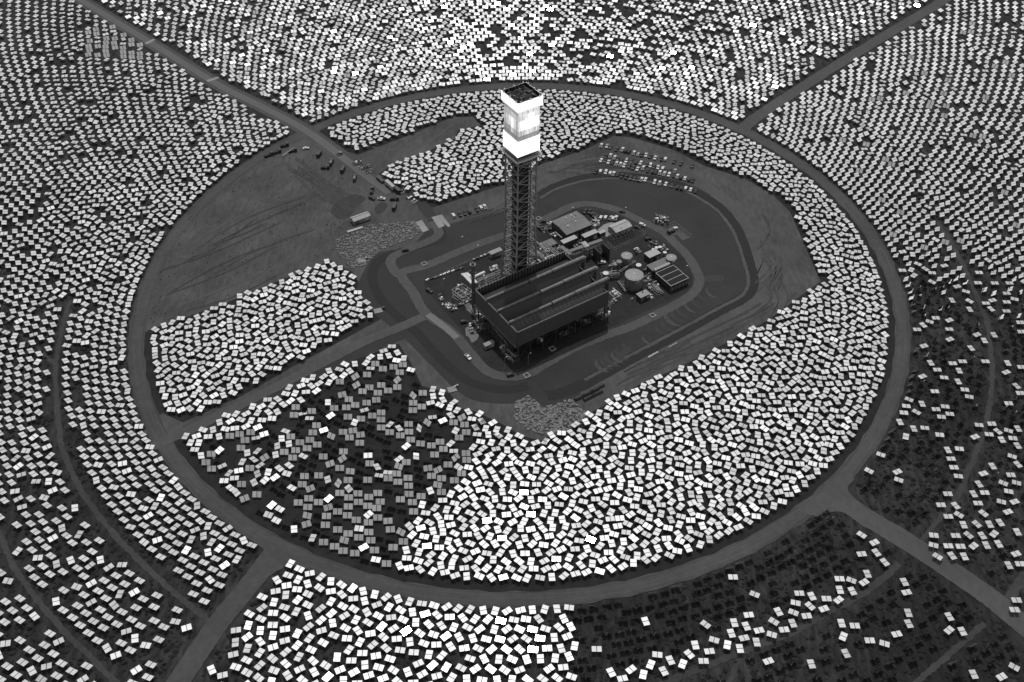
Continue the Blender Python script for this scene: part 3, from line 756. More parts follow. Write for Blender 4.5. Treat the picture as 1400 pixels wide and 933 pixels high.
for i in range(4):
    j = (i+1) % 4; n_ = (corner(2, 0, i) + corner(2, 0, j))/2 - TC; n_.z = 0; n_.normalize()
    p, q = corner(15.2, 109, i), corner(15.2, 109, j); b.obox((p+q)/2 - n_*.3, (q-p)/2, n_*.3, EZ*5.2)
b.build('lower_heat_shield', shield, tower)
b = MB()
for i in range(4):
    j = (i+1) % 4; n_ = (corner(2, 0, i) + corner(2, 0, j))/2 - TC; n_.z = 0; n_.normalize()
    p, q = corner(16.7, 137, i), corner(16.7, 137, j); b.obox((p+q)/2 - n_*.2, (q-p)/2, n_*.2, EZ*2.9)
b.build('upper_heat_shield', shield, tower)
b = MB(); b.box(TC + EZ*104, 13.6, 13.6, 31.5); b.build('receiver_core', dark, tower)
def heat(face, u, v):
    """emission standing in for mirror-thrown sunlight on each tube panel: u from the near corner, v upward"""
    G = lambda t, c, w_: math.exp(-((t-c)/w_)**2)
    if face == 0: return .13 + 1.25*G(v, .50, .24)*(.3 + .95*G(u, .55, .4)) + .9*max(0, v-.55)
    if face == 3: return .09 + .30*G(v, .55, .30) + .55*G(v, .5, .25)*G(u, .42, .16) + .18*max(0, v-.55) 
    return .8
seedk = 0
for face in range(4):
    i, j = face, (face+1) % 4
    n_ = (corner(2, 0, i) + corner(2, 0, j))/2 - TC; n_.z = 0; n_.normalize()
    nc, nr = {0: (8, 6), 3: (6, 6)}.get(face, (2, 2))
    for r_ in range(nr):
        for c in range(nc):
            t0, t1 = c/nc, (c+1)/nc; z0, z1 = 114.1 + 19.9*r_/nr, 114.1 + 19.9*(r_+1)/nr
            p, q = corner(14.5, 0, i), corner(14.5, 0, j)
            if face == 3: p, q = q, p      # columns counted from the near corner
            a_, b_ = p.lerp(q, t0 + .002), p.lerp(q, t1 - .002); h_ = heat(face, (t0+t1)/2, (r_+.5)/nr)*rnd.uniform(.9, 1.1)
            seedk += 1; g = sunlit_glow('receiver_tubes', h_*.6, h_*1.4, 1.6, seed=seedk*1.7)
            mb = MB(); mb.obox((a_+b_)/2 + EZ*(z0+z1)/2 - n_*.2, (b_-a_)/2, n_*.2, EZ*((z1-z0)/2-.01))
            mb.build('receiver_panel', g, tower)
b = MB(); b.box(TC + EZ*137.6, 16.1, 16.1, .4)
for i in range(4):
    p, q = corner(16.2, 138.95, i), corner(16.2, 138.95, (i+1) % 4); n_ = (p+q)/2 - TC; n_.z = 0; n_.normalize(); b.obox((p+q)/2 - n_*.1, (q-p)/2, n_*.1, EZ*1.1)
b.build('receiver_roof', mat('receiver_roof_dark', .02, .9), tower)
b = MB()
for k in range(70):
    p = TC + E1*rnd.uniform(-6.6, 6.6) + E2*rnd.uniform(-6.6, 6.6) + EZ*138.0
    if rnd.random() < .5: b.box(p, rnd.uniform(.4, 1.8), rnd.uniform(.4, 1.8), rnd.uniform(.3, 1.3))
    else:
        a = rnd.choice((E1, E2)) * rnd.uniform(1, 4); b.tube(p + EZ*rnd.uniform(.5, 2), p + a + EZ*rnd.uniform(.5, 2), .14, 6)
b.build('roof_pipework', mat('roof_clutter', .07, .6, .2, var=.5, scale=.6), tower)
for i in range(4):
    for t in (.12, .5, .88):
        b = MB(); p = corner(16.5, 139.9, i).lerp(corner(16.5, 139.9, (i+1) % 4), t); b.box(p, .7, .7, .7); b.bar(p, p + EZ*1.8, .08); b.build('beacon', white, tower)

# ------------------------------------------------------------------ air cooled condenser
ZT, ZB = 24.0, 12.6
N_ = at(707.5, 454.5, ZT); Rr = at(832, 398, ZT); Lf = at(649, 397, ZT)
a1 = (Rr - N_); LEN = a1.length; a1.normalize(); a2 = Vector((-a1.y, a1.x, 0)); WID = (Lf - N_).dot(a2)
acc = empty('air_cooled_condenser', N_ - EZ*ZT, math.atan2(a1.y, a1.x))
tag(acc, 'huge dark windwalled condenser block on stilts with three long steam ducts', 'condenser')
P = lambda l, w, z: N_ + a1*l + a2*w + EZ*(z - ZT)
def wcoord(px, py, z): return (at(px, py, z) - N_).dot(a2)
wC, wB, wA = wcoord(695.6, 441.5, 25.5), wcoord(680, 425.7, 25.5), wcoord(665, 410, 25.5)
print('ACC', LEN, WID, 'ridges', wC, wB, wA)
b = MB(); b.obox(P(LEN/2, -.25, (ZT+ZB)/2), a1*(LEN/2), a2*.25, EZ*(ZT-ZB)/2); b.build('windwall', windwall, acc)
b = MB(); b.obox(P(-.25, WID/2, (ZT+ZB)/2), a1*.25, a2*(WID/2), EZ*(ZT-ZB)/2); b.build('windwall', windwall, acc)
b = MB(); b.obox(P(LEN+.25, WID/2, (ZT+ZB)/2-1), a1*.25, a2*(WID/2), EZ*((ZT-ZB)/2-1)); b.build('windwall', windwall, acc)
b = MB(); b.obox(P(LEN/2, WID+.25, (ZT+ZB)/2), a1*(LEN/2), a2*.25, EZ*(ZT-ZB)/2)
o = b.build('windwall', windwall, acc)
b = MB()
for k in range(30): b.obox(P(1+k*(LEN-2)/29, WID-.25, ZT-2.6), a1*.45, a2*.2, EZ*2.7)
b.build('windwall_posts', ductm, acc)
b = MB()
for p, q in ((P(0,0,ZT+.1), P(LEN,0,ZT+.1)), (P(0,0,ZT+.1), P(0,WID,ZT+.1)), (P(0,WID,ZT+.1), P(LEN,WID,ZT+.1))): b.bar(p, q, .16)
b.build('top_rail', steel, acc)
b = MB(); b.obox(P(LEN/2, WID/2, ZT-6.5), a1*(LEN/2-.1), a2*(WID/2-.1), EZ*.2); b.obox(P(LEN/2, WID/2, ZB), a1*(LEN/2-.1), a2*(WID/2-.1), EZ*.3); b.build('fan_deck', dark, acc)
mid = [0.0, (wC+wB)/2, (wB+wA)/2, WID-.6]
for n_, w_ in enumerate((wC, wB, wA)):
    lo, hi = (.15 if n_ == 0 else mid[n_]), mid[n_+1]
    b = MB(); zr = ZT + .6
    b.obox(P(LEN/2, (lo+w_)/2, (ZT-6+zr)/2), a1*(LEN/2-.5), a2*((w_-lo)/2) + EZ*((zr-ZT+6)/2), a2*(-.15) + EZ*.15)
    b.obox(P(LEN/2, (hi+w_)/2, (ZT-6+zr)/2), a1*(LEN/2-.5), a2*((w_-hi)/2) + EZ*((zr-ZT+6)/2), a2*.15 + EZ*.15)
    b.add([P(LEN-.3, lo, ZT-6.2), P(LEN-.3, w_, zr), P(LEN-.3, hi, ZT-6.2)], [(0,1,2)])
    b.build('finned_tube_bank', finm, acc)
    # steam duct on the ridge, banded, stepping down in diameter
    b = MB(); steps = [(-.3, .75), (14, .85), (14, .95), (30, .95), (30, 1.15), (47, 1.15), (47, 1.35), (LEN+5.5, 1.35)]
    for (l0, r0), (l1, r1) in zip(steps[:-1], steps[1:]):
        if l1 > l0: b.tube(P(l0, w_, zr+.9), P(l1, w_, zr+.9), r1, 14)
    for k in range(int(LEN/2.2)):
        l = 1 + k*2.2; b.tube(P(l, w_, zr+.9), P(l+.14, w_, zr+.9), .85 + .62*min(1, l/LEN) + .06, 14)
    b.build('steam_duct', ductm, acc, smooth=False)
    b = MB(); 
    for l in (30, 47): b.tube(P(l, w_, zr+.9), P(l+.5, w_, zr+.9), 1.42, 14)
    b.build('expansion_joint', dark, acc)
    b = MB(); b.tube(P(LEN+5.2, w_, zr+1.3), P(LEN+5.2, w_, 3), 1.4, 14); b.tube(P(LEN+5.2, w_, 3.5), P(LEN+5.2, w_-3, 3.5), 1.2, 12)
    b.build('riser_duct', ductm if n_ else wallg, acc)
    b = MB(); b.obox(P(LEN+2.5, w_, zr-.6), a1*2.6, a2*1.7, EZ*.12)
    for k in range(3): b.bar(P(LEN+.8+k*1.9, w_-1.6, zr-.6), P(LEN+.8+k*1.9, w_-1.6, ZB), .12); b.bar(P(LEN+.8+k*1.9, w_-1.6, ZB), P(LEN+2.5+k*1.2, w_-1.6, zr-.8), .1)
    b.build('end_platform', steel, acc)
b = MB()
for k in range(22):
    l = 1.5 + k*(LEN-3)/21; b.bar(P(l, .5, ZT-5.7), P(l, wC-.4, ZT+.5), .16)
b.build('tube_bank_ribs', steel, acc)
for w_ in (.8, WID*.36, WID*.68, WID-.8):
    for k in range(8):
        l = 1 + k*(LEN-2)/7
        b = MB(); b.bar(P(l, w_, 0), P(l, w_, ZB), .38); b.box(P(l, w_, 0), 1.3, 1.3, .6, math.atan2(a1.y, a1.x)); b.build('support_column', dark, acc)
for w_ in (.8, WID-.8):
    b = MB()
    for k in range(7):
        l0, l1 = 1 + k*(LEN-2)/7, 1 + (k+1)*(LEN-2)/7
        b.bar(P(l0, w_, ZB-3.2), P(l1, w_, ZB-3.2), .2)
        if k % 2 == 0: b.bar(P(l0, w_, .5), P(l1, w_, ZB-3.2), .16); b.bar(P(l1, w_, .5), P(l0, w_, ZB-3.2), .16)
        b.bar(P(l0, w_, ZB-3.2), P((l0+l1)/2, w_, ZB), .14); b.bar(P(l1, w_, ZB-3.2), P((l0+l1)/2, w_, ZB), .14)
    b.build('stilt_bracing', dark, acc)
b = MB()
for k in range(3):
    w0, w1 = [.8, WID*.36, WID*.68, WID-.8][k:k+2]
    b.bar(P(1, w0, ZB-3.2), P(1, w1, ZB-3.2), .2); b.bar(P(1, w0, .5), P(1, w1, ZB-3.2), .16); b.bar(P(1, w1, .5), P(1, w0, ZB-3.2), .16)
b.build('end_bracing', dark, acc)
b = MB(); b.obox(P(-1.0, WID/2, ZB-.2), a1*.7, a2*(WID/2), EZ*.08); b.bar(P(-1.6, 0, ZB+.8), P(-1.6, WID, ZB+.8), .06); b.build('walkway', steel, acc)
for k in range(5):
    for w_ in (WID*.18, WID*.5, WID*.84):
        b = MB(); c = P(LEN*(k+.5)/5, w_, ZB-1.6); b.tube(c, c + EZ*1.3, 4.4, 20, 4.9, caps=False); b.build('fan_shroud', steel, acc)

# ------------------------------------------------------------------ buildings, tanks, racks
def building(name, label, cat, px, py, lx, ly, h, wm=wallg, rm=midroof, gable=0.0, yaw=None, doors=2, wins=3, vents=0, z0=.3):
    """px,py: middle of the roof in the photograph"""
    yaw = YAW if yaw is None else yaw
    c = at(px, py, z0 + h + gable*.5); c.z = z0 - .05
    u = Vector((math.cos(yaw), math.sin(yaw), 0)); v = Vector((-u.y, u.x, 0))
    r = empty(name, c, yaw); tag(r, label, cat)
    b = MB(); b.box(c, lx, ly, h, yaw)
    b.build('wall', wm, r)
    b = MB(); o_ = .25
    if gable:
        q = [c + u*(sx*(lx/2+o_)) + v*(sy*(ly/2+o_)) + EZ*(h + (gable if sy == 0 else 0) + .02) for sx in (-1, 1) for sy in (-1, 0, 1)]
        b.add(q, [(0, 3, 4, 1), (1, 4, 5, 2), (0, 1, 2), (3, 5, 4)])
    else: b.box(c + EZ*(h+.003), lx + 2*o_, ly + 2*o_, .22, yaw)
    ro = b.build('roof', rm, r)
    if gable:
        b = MB(); b.bar(c - u*(lx/2+o_) + EZ*(h+gable+.08), c + u*(lx/2+o_) + EZ*(h+gable+.08), .16); b.build('ridge_cap', steel, ro)
    for k in range(vents):
        b = MB(); p = c + u*rnd.uniform(-lx*.4, lx*.4) + v*rnd.uniform(-ly*.35, ly*.35) + EZ*(h + gable*.4); b.cyl(p, .4, 1.0 + gable*.3, 8); b.build('roof_vent', rnd.choice((white, dark)), ro)
    for k in range(doors):
        b = MB(); p = c + u*(lx*(-.3 + .6*k/max(1, doors-1))) - v*(ly/2+.06); b.obox(p + EZ*min(1.4, h*.4), u*min(1.5, lx*.12), v*.06, EZ*min(1.4, h*.4)); b.build('door', pale if k % 2 else steel, r)
    for k in range(wins):
        b = MB(); p = c - u*(lx/2+.06) + v*(ly*(-.35 + .7*k/max(1, wins-1))); b.obox(p + EZ*h*.6, u*.06, v*.5, EZ*.4); b.build('window', glassd, r)
    return r
building('warehouse', 'large low grey gable-roofed hall behind the tower base', 'building', 781.5, 304, 20.5, 17.5, 6, wallg, midroof, 1.0, vents=6, doors=4)
building('shed', 'long pale gabled shed at far end of the concrete apron', 'shed', 848, 308, 13.5, 8.5, 3.6, concrete, pale, 1.4, vents=1)
building('switchgear_house', 'narrow pale-roofed house just right of the grey hall', 'building', 806.5, 319.5, 11, 3.6, 4.5, wallg, pale, 0, wins=1)
building('switchgear_house', 'tiny pale-roofed cabin at the right end of the narrow pale house', 'cabin', 823, 317, 4.5, 2.4, 3.2, wallg, pale, 0, wins=1, doors=1)
building('switchgear_house', 'tall narrow house with pale flat roof in front of the grey hall', 'building', 778, 327.5, 11, 3.4, 7, wallg, pale, 0, wins=1)
building('pump_house', 'squat house with half pale half grey roof beside the pipe maze', 'building', 751, 332.5, 8, 6, 5.5, wallg, midroof, 0, wins=1)
building('pump_house_annex', 'pale flat strip-roofed annex hugging the squat half-grey house', 'building', 745.5, 336, 3, 7.5, 5.0, wallg, pale, 0, doors=1, wins=1)
building('water_treatment_house', 'small house with bright flat roof between the tanks', 'building', 892, 346.5, 9, 5.5, 4.5, wallg, pale, 0, vents=0)
building('control_shelter', 'small grey-roofed shelter in front of the biggest tank', 'shelter', 879.5, 402, 7.5, 4.5, 3.6, wallg, tanktop, 0, vents=1)
building('site_cabin', 'long grey box cabin left of the tower foot', 'cabin', 677.5, 343.5, 8.5, 3.2, 3.6, concrete, tanktop, 0, vents=0, wins=2)
building('site_cabin', 'grey box cabin on the slab left of the condenser corner', 'cabin', 668.5, 469.5, 6.2, 2.6, 2.8, concrete, tanktop, 0, wins=1)
building('storage_building', 'lone long ribbed pale metal building on the bare lot', 'building', 492.5, 295.3, 12.5, 5.2, 3, lsteel, pale, 1.2, yaw=math.radians(33), wins=2)
building('cooler_annex', 'grey flat roof annex behind the dark cooler bank', 'building', 901, 361.5, 15, 6.5, 4.8, wallg, midroof, 0)

def tank(label, px, py, r, h, n=36, top=tanktop, side=tankside, cap=True):
    c = at(px, py, h + .3); c.z = .26
    e = empty('storage_tank', c, 0); tag(e, label, 'tank')
    b = MB(); b.cyl(c, r, h, n); b.build('shell', side, e)
    b = MB(); b.tube(c + EZ*(h+.01), c + EZ*(h + r*.10), r + .12, n, .3); ro = b.build('tank_roof', top, e)
    if cap:
        b = MB(); b.cyl(c + EZ*(h + r*.09), .45, .5, 10); b.build('vent', white, ro)
        b = MB()
        for k in range(n//2):
            t = 4*math.pi*k/n; b.bar(c + Vector((math.cos(t), math.sin(t), 0))*(r) + EZ*h, c + Vector((math.cos(t), math.sin(t), 0))*r + EZ*(h+1.0), .05)
        b.tube(c + EZ*(h+.95), c + EZ*(h+1.05), r+.02, n, caps=False); b.build('guard_rail', steel, e)
        b = MB()
        for k in range(14):
            t = math.radians(200 + k*7); b.obox(c + Vector((math.cos(t), math.sin(t), 0))*(r+.5) + EZ*(h*(k+.5)/14), Vector((math.cos(t), math.sin(t), 0))*.5, Vector((-math.sin(t), math.cos(t), 0))*.4, EZ*.08)
        b.build('spiral_stair', steel, e)
    return e
tank('biggest round water tank with grey conical roof', 867.1, 375.7, 5.9, 8.8)
tank('middle-sized round tank behind the biggest tank', 857, 349.5, 3.7, 8.2)
tank('round tank at right by the cooler bank', 917.8, 352, 3.5, 6.6)
tank('slim vertical dark tank left of the middle tank', 846.5, 357.5, 1.7, 6.5, 16, tankside, tankside, False)
tank('slim dark tank next to its twin left of the middle tank', 841, 361, 1.4, 5.5, 16, tankside, tankside, False)
tank('small white-topped tank by the duct ends', 828.2, 373.4, 1.8, 6, 20, offwhite, steel, False)
tank('small white round tank between the two large tanks', 873.2, 362.3, 1.7, 3.2, 16, offwhite, lsteel, False)
for k, (x, y) in enumerate(((893.5, 341), (897.8, 338.5), (902.5, 337.6), (909, 345))):
    tank(['leftmost','second','third','rightmost'][k] + ' small white tank behind the bright-roofed house', x, y, 1.15, 2.6, 12, offwhite, lsteel, False)

# stack
c = at(647.6, 423); c.z = .25
e = empty('exhaust_stack', c); tag(e, 'tall slim dark exhaust stack at left of the condenser', 'chimney')
b = MB(); b.tube(c, c + EZ*37.5, 1.15, 16, .95); b.build('stack_shell', mat('stack_paint', .05, .6, var=.2, scale=.5), e)
b = MB(); b.cyl(c, 2.0, 1.5, 12); b.build('stack_base', concrete, e)
for z in (14, 26, 36):
    b = MB(); b.cyl(c + EZ*z, 1.9, .15, 14); b.tube(c + EZ*(z+1), c + EZ*(z+1.08), 1.9, 14, caps=False); b.build('gallery', steel, e)
b = MB(); b.bar(c + Vector((.3, -1.15, 0)), c + Vector((.3, -1.05, 37)), .12); b.build('ladder', lsteel, e)

def rack(label, p, q, wdt, h, levels, pipes, roof=None, step=4.0, m=steel, cat='pipe rack', name='pipe_rack'):
    """steel rack from pixel p to pixel q (at deck height)"""
    P0, P1 = at(*p, h), at(*q, h); P0.z = P1.z = 0; d = (P1-P0); L = d.length; d.normalize(); s = Vector((-d.y, d.x, 0))
    e = empty(name, (P0+P1)/2 + EZ*.26, math.atan2(d.y, d.x)); tag(e, label, cat)
    n = max(1, int(L/step)); b = MB()
    for k in range(n+1):
        t = P0 + d*(L*k/n)
        for sg in (-1, 1): b.bar(t + s*(sg*wdt/2) + EZ*.26, t + s*(sg*wdt/2) + EZ*h, .14)
        for lv_ in range(levels): z = h*(lv_+1)/levels; b.bar(t - s*wdt/2 + EZ*z, t + s*wdt/2 + EZ*z, .11)
    for lv_ in range(levels):
        z = h*(lv_+1)/levels
        for sg in (-1, 1): b.bar(P0 + s*(sg*wdt/2) + EZ*z, P1 + s*(sg*wdt/2) + EZ*z, .12)
    b.build('steel_frame', m, e)
    if roof:
        b = MB(); b.obox((P0+P1)/2 + EZ*(h+.2), d*(L/2), s*(wdt/2), EZ*.06); b.build('deck', roof, e)
    for k in range(pipes):
        lvz = h*(rnd.randrange(levels)+1)/levels + .25; off = rnd.uniform(-.42, .42)*wdt; r = rnd.uniform(.1, .28)
        b = MB(); x0, x1 = sorted((rnd.uniform(0, .35), rnd.uniform(.65, 1))); A_, B_ = P0 + d*L*x0 + s*off + EZ*lvz, P0 + d*L*x1 + s*off + EZ*lvz
        pts = [A_ - EZ*rnd.uniform(.5, lvz-.5), A_, B_, B_ + s*rnd.uniform(-1, 1)]
        b.path(pts, r, 6); b.build('pipe', rnd.choice((steel, lsteel, lsteel, pale, dark)), e)
    return e
rack('grey covered pipe rack in front of the narrow pale house', (778, 344), (823, 328), 2.6, 9, 2, 4, midroof)
rack('grey covered rack running back beside the pipe maze', (767, 337), (780, 348), 2.6, 9, 2, 2, midroof)
rack('short pale-decked rack joint between the covered racks', (797, 331), (803, 338), 3.4, 9.6, 2, 2, pale)
rack('rack crowded with pipes right of the tower foot', (733, 340), (752, 356), 6, 7, 3, 12)
rack('second pipe-crowded rack between tower and covered rack', (744, 332), (768, 352), 7, 6, 3, 14)
rack('long low rack along the back of the condenser', (735, 368), (778, 349), 5, 5, 2, 10)
rack('rack of thin pipes left of the tower foot', (650, 398), (690, 378), 3.5, 8, 2, 8)
rack('square-framed module left of the stack', (625, 392), (640, 403), 9, 8, 3, 10, m=lsteel)
rack('low pipe bridge from stack to tower', (652, 384), (684, 371), 2.2, 7, 2, 5, m=lsteel)
rack('rack under the left end of the condenser', (668, 440), (692, 470), 4, 5, 2, 8)
rack('low rack tangled with pipes near the condenser corner', (690, 478), (706, 492), 5, 3, 2, 9)
rack('equipment rack under the right end of the condenser', (812, 424), (832, 412), 5, 6, 3, 8)
rack('small rack by the biggest tank', (846, 384), (856, 398), 2.2, 2, 1, 5)
rack('low pipe rack beside the cooler bank', (889, 388), (903, 402), 5, 2.2, 1, 8)
rack('rack tangle behind the condenser duct ends', (822, 376), (846, 372), 4, 4, 2, 8)
rack('pipe rack linking the middle tank', (848, 371), (868, 357), 1.4, 4, 1, 3, m=lsteel)
# bright zig-zag steam pipe and hair-pin exchangers
def pipe_thing(name, label, pts, r, m, z, legs=True, cat='pipe'):
    P_ = [at(x, y, z) for x, y in pts]; b = MB(); b.path(P_, r, 8)
    e = empty(name, (P_[0].x, P_[0].y, .26)); tag(e, label, cat); b.build('pipe_run', m, e)
    b = MB()
    for p in P_: b.bar(Vector((p.x, p.y, .26)), p, .1)
    b.build('pipe_supports', steel, e)
pipe_thing('steam_pipe', 'bright white zig-zag pipe right of the tower foot', [(731, 357.5), (736, 355.3), (742.5, 362), (750, 358.5), (745, 353), (756, 348.5), (759, 351.5)], .33, white, 8)
pipe_thing('steam_pipe', 'long straight pale pipe slanting behind the zig-zag pipe', [(732, 329), (747.5, 344.5)], .28, pale, 8)
pipe_thing('steam_pipe', 'short pale pipe just right of the tower legs', [(731.5, 349), (738, 346.5)], .3, pale, 7)
pipe_thing('steam_pipe', 'pale pipe low behind the condenser', [(730.5, 364), (736, 361.5)], .28, pale, 6)
pipe_thing('steam_pipe', 'pale bar pipe beside the grey hall', [(759, 317.5), (768.5, 325.5)], .4, pale, 3)
pipe_thing('steam_pipe', 'bent white pipe pair hugging the stack', [(650, 418), (650.5, 411), (655, 407.5), (655.5, 418)], .4, white, 3)
e = empty('hairpin_exchanger', at(637, 384, .26)); tag(e, 'set of four bright hairpin tubes left of the stack', 'heat exchanger')
for k in range(4):
    A_ = at(631.5 + k*2.6, 374.5 + (k % 2)*.3 - .4*k, 8.5); B_ = A_ - E2*11.5 + E1*.0; b = MB()
    b.tube(A_, B_, .55, 10); b.tube(A_, A_ + EZ*-1.2, .55, 10); b.build('exchanger_tube', white, e)
b = MB()
for k in range(3):
    p = at(632 + k*3.5, 375 + k*4, 7.6); b.bar(p - E1*1, p + E1*9, .15); b.bar(Vector((p.x, p.y, .26)), p, .15)
b.build('exchanger_frame', steel, e)
e = empty('steam_drum', at(655, 378, .26), YAW); tag(e, 'long bright horizontal drum right of the stack', 'vessel')
b = MB(); A_, B_ = at(648.5, 378.8, 8), at(662.5, 372.5, 8); b.tube(A_, B_, .95, 14); b.build('drum_shell', white, e)
b = MB()
for t in (.2, .8): p = A_.lerp(B_, t); b.bar(Vector((p.x, p.y, .26)), p, .3)
b.build('saddle', steel, e)

# fire walls with transformers between
for k, (x, y) in enumerate(((816.5, 343), (828.3, 337))):
    c = at(x, y, 8.5); e = MB(); e.box((c.x, c.y, .26), .5, 8.5, 8.5); e.box((c.x, c.y, 8.762), .7, 8.7, .2)
    o = e.build('fire_wall', [wallg]); tag(o, ['left', 'right'][k] + ' tall dark concrete fire wall beside the transformer bays', 'wall')
for k, (x, y) in enumerate(((811, 347), (824, 343))):
    c = at(x, y, 3); c.z = .26; e = empty('transformer', c, YAW); tag(e, ['transformer tucked at the left fire wall', 'transformer standing between the two fire walls'][k], 'transformer')
    b = MB(); b.box(c, 3.6, 2.6, 3.0); b.build('oil_tank', steel, e)
    for s in (-1, 1):
        b = MB()
        for q in range(6): b.box(c + E1*(-1.5+q*.6) + E2*(s*1.8), .2, .9, 2.4)
        b.build('radiator', dark, e)
    for q in range(3):
        b = MB(); b.tube(c + E1*(-1+q) + EZ*3, c + E1*(-1.1+q*1.1) + EZ*4.6, .2, 8, .08); b.build('bushing', white, e)
    b = MB(); b.tube(c + E1*-1.5 + E2*.8 + EZ*3.9, c + E1*1.5 + E2*.8 + EZ*3.9, .45, 10); b.build('conservator', lsteel, e)
# switchyard
k = 0
for i in range(7):
    for j in range(3):
        x, y = 833 + i*4.3 + j*3.2 + rnd.uniform(-.6, .6), 327 - i*2.0 + j*2.6 - 2 + rnd.uniform(-.4, .4)
        c = at(x, y, 1.5); c.z = .26; e = empty('insulator_stand', c, YAW)
        tag(e, f'thin steel stand with pale insulators in the switchyard, {["back","middle","front"][j]} row, {ordn(i+1)} from left', 'switchgear', 'insulator stands in the switchyard')
        b = MB(); b.bar(c - E2*.7, c - E2*.7 + EZ*2.4, .1); b.bar(c + E2*.7, c + E2*.7 + EZ*2.4, .1); b.bar(c - E2*.9 + EZ*2.4, c + E2*.9 + EZ*2.4, .12); b.build('stand_frame', steel, e)
        for s in (-.7, 0, .7):
            b = MB(); b.tube(c + E2*s + EZ*2.5, c + E2*s + EZ*3.7, .16, 6, .1); b.build('insulator', lsteel, e)
def fence_run(label, pix, z=.28, h=2.2):
    pts = [at(x, y) for x, y in pix]; e = empty('chain_link_fence', (pts[0].x, pts[0].y, z)); tag(e, label, 'fence'); b = MB()
    for p, q in zip(pts[:-1], pts[1:]):
        n = max(1, int((q-p).length/3))
        for k in range(n+1): t = p.lerp(q, k/n); b.bar(Vector((t.x, t.y, z)), Vector((t.x, t.y, z+h)), .05)
    b.build('fence_posts', lsteel, e); b = MB()
    for p, q in zip(pts[:-1], pts[1:]):
        for hh in (.2, h): b.bar(Vector((p.x, p.y, z+hh)), Vector((q.x, q.y, z+hh)), .04)
    b.build('fence_rails', lsteel, e)
fence_run('thin wire fence round the switchyard', [(830, 334), (840, 343), (882, 323), (868, 312)])
fence_run('thin wire fence round the truck pad', [(902, 316), (922, 307), (945, 325)])
fence_run('low barrier line at left edge of the plant yard', [(598, 379), (612, 372), (638, 360), (660, 352)], h=1.2)

# cooler bank
coolm = mat('cooler_grille', .014, .9)
c = at(919, 377, 5.5); c.z = .26; e = empty('cooler_bank', c, YAW); tag(e, 'low black three-bay cooler bank with pale frame right of the tanks', 'cooler')
b = MB(); b.box(c + EZ*.2, 14.5, 15.5, 3.8); b.build('cooler_body', dark, e)
for k in range(3):
    b = MB(); b.box(c + E2*(-5.1+5.1*k) + EZ*5.0, 14, 4.6, .3); b.build('cooler_bay', coolm, e)
b = MB()
for k in range(4): b.obox(c + E2*(-7.6+5.07*k) + EZ*5.2, E1*7.2, E2*.16, EZ*.25)
for s in (-1, 1): b.obox(c + E1*(7.25*s) + EZ*5.2, E1*.16, E2*7.8, EZ*.25)
b.build('cooler_frame', lsteel, e)
for k in range(5):
    for s in (-1, 1):
        b = MB(); p = c + E1*(-7.2+3.6*k) + E2*(s*7.7); b.bar(p, p + EZ*5.2, .2); b.build('cooler_post', steel, e)
b = MB()
for k in range(5): b.obox(c + E1*(-5.7+2.85*k) - E2*7.85 + EZ*2.2, E1*.9, E2*.08, EZ*1.1)
b.build('louvre', midroof, e)
c = at(905, 365.5, 5.6); e = empty('skylight_row', (c.x, c.y, 5.32), YAW); tag(e, 'row of seven pale boxy fan units on the annex roof', 'roof units')
for k in range(7):
    b = MB(); b.box(Vector((c.x, c.y, 5.32)) + E1*(-5.4+1.8*k), 1.5, 1.8, 1.1); b.build('fan_unit', pale, e)

# assorted equipment skids
def skid(label, px, py, lx, ly, h, seed, bright=.3, name='equipment_skid', cat='equipment'):
    r_ = random.Random(seed); c = at(px, py, h*.4); c.z = .27
    e = empty(name, c, YAW); tag(e, label, cat)
    lx *= 1.2; ly *= 1.2; b = MB(); b.box(c, lx*.9, ly*.9, .3); b.build('skid_base', wallg if r_.random() < .6 else midroof, e)
    pick = lambda: white if r_.random() < bright*.5 else (lsteel if r_.random() < bright else (steel if r_.random() < .5 else dark))
    for k in range(max(3, int(lx*ly/2.2))):
        p = c + E1*r_.uniform(-lx*.42, lx*.42) + E2*r_.uniform(-ly*.42, ly*.42) + EZ*.3; b = MB(); t = r_.random()
        if t < .4: b.box(p, r_.uniform(.6, 1.8), r_.uniform(.5, 1.5), r_.uniform(.6, h*.8)); b.build('cabinet', pick(), e)
        elif t < .65: b.cyl(p, r_.uniform(.3, .8), r_.uniform(.8, h), 10); b.build('vessel', pick(), e)
        else:
            q = p + r_.choice((E1, E2))*r_.uniform(1, lx*.5) + EZ*0; z = r_.uniform(.4, h*.8); b.path([p, p + EZ*z, q + EZ*z, q], r_.uniform(.08, .22), 6); b.build('pipe', pick(), e)
    return e
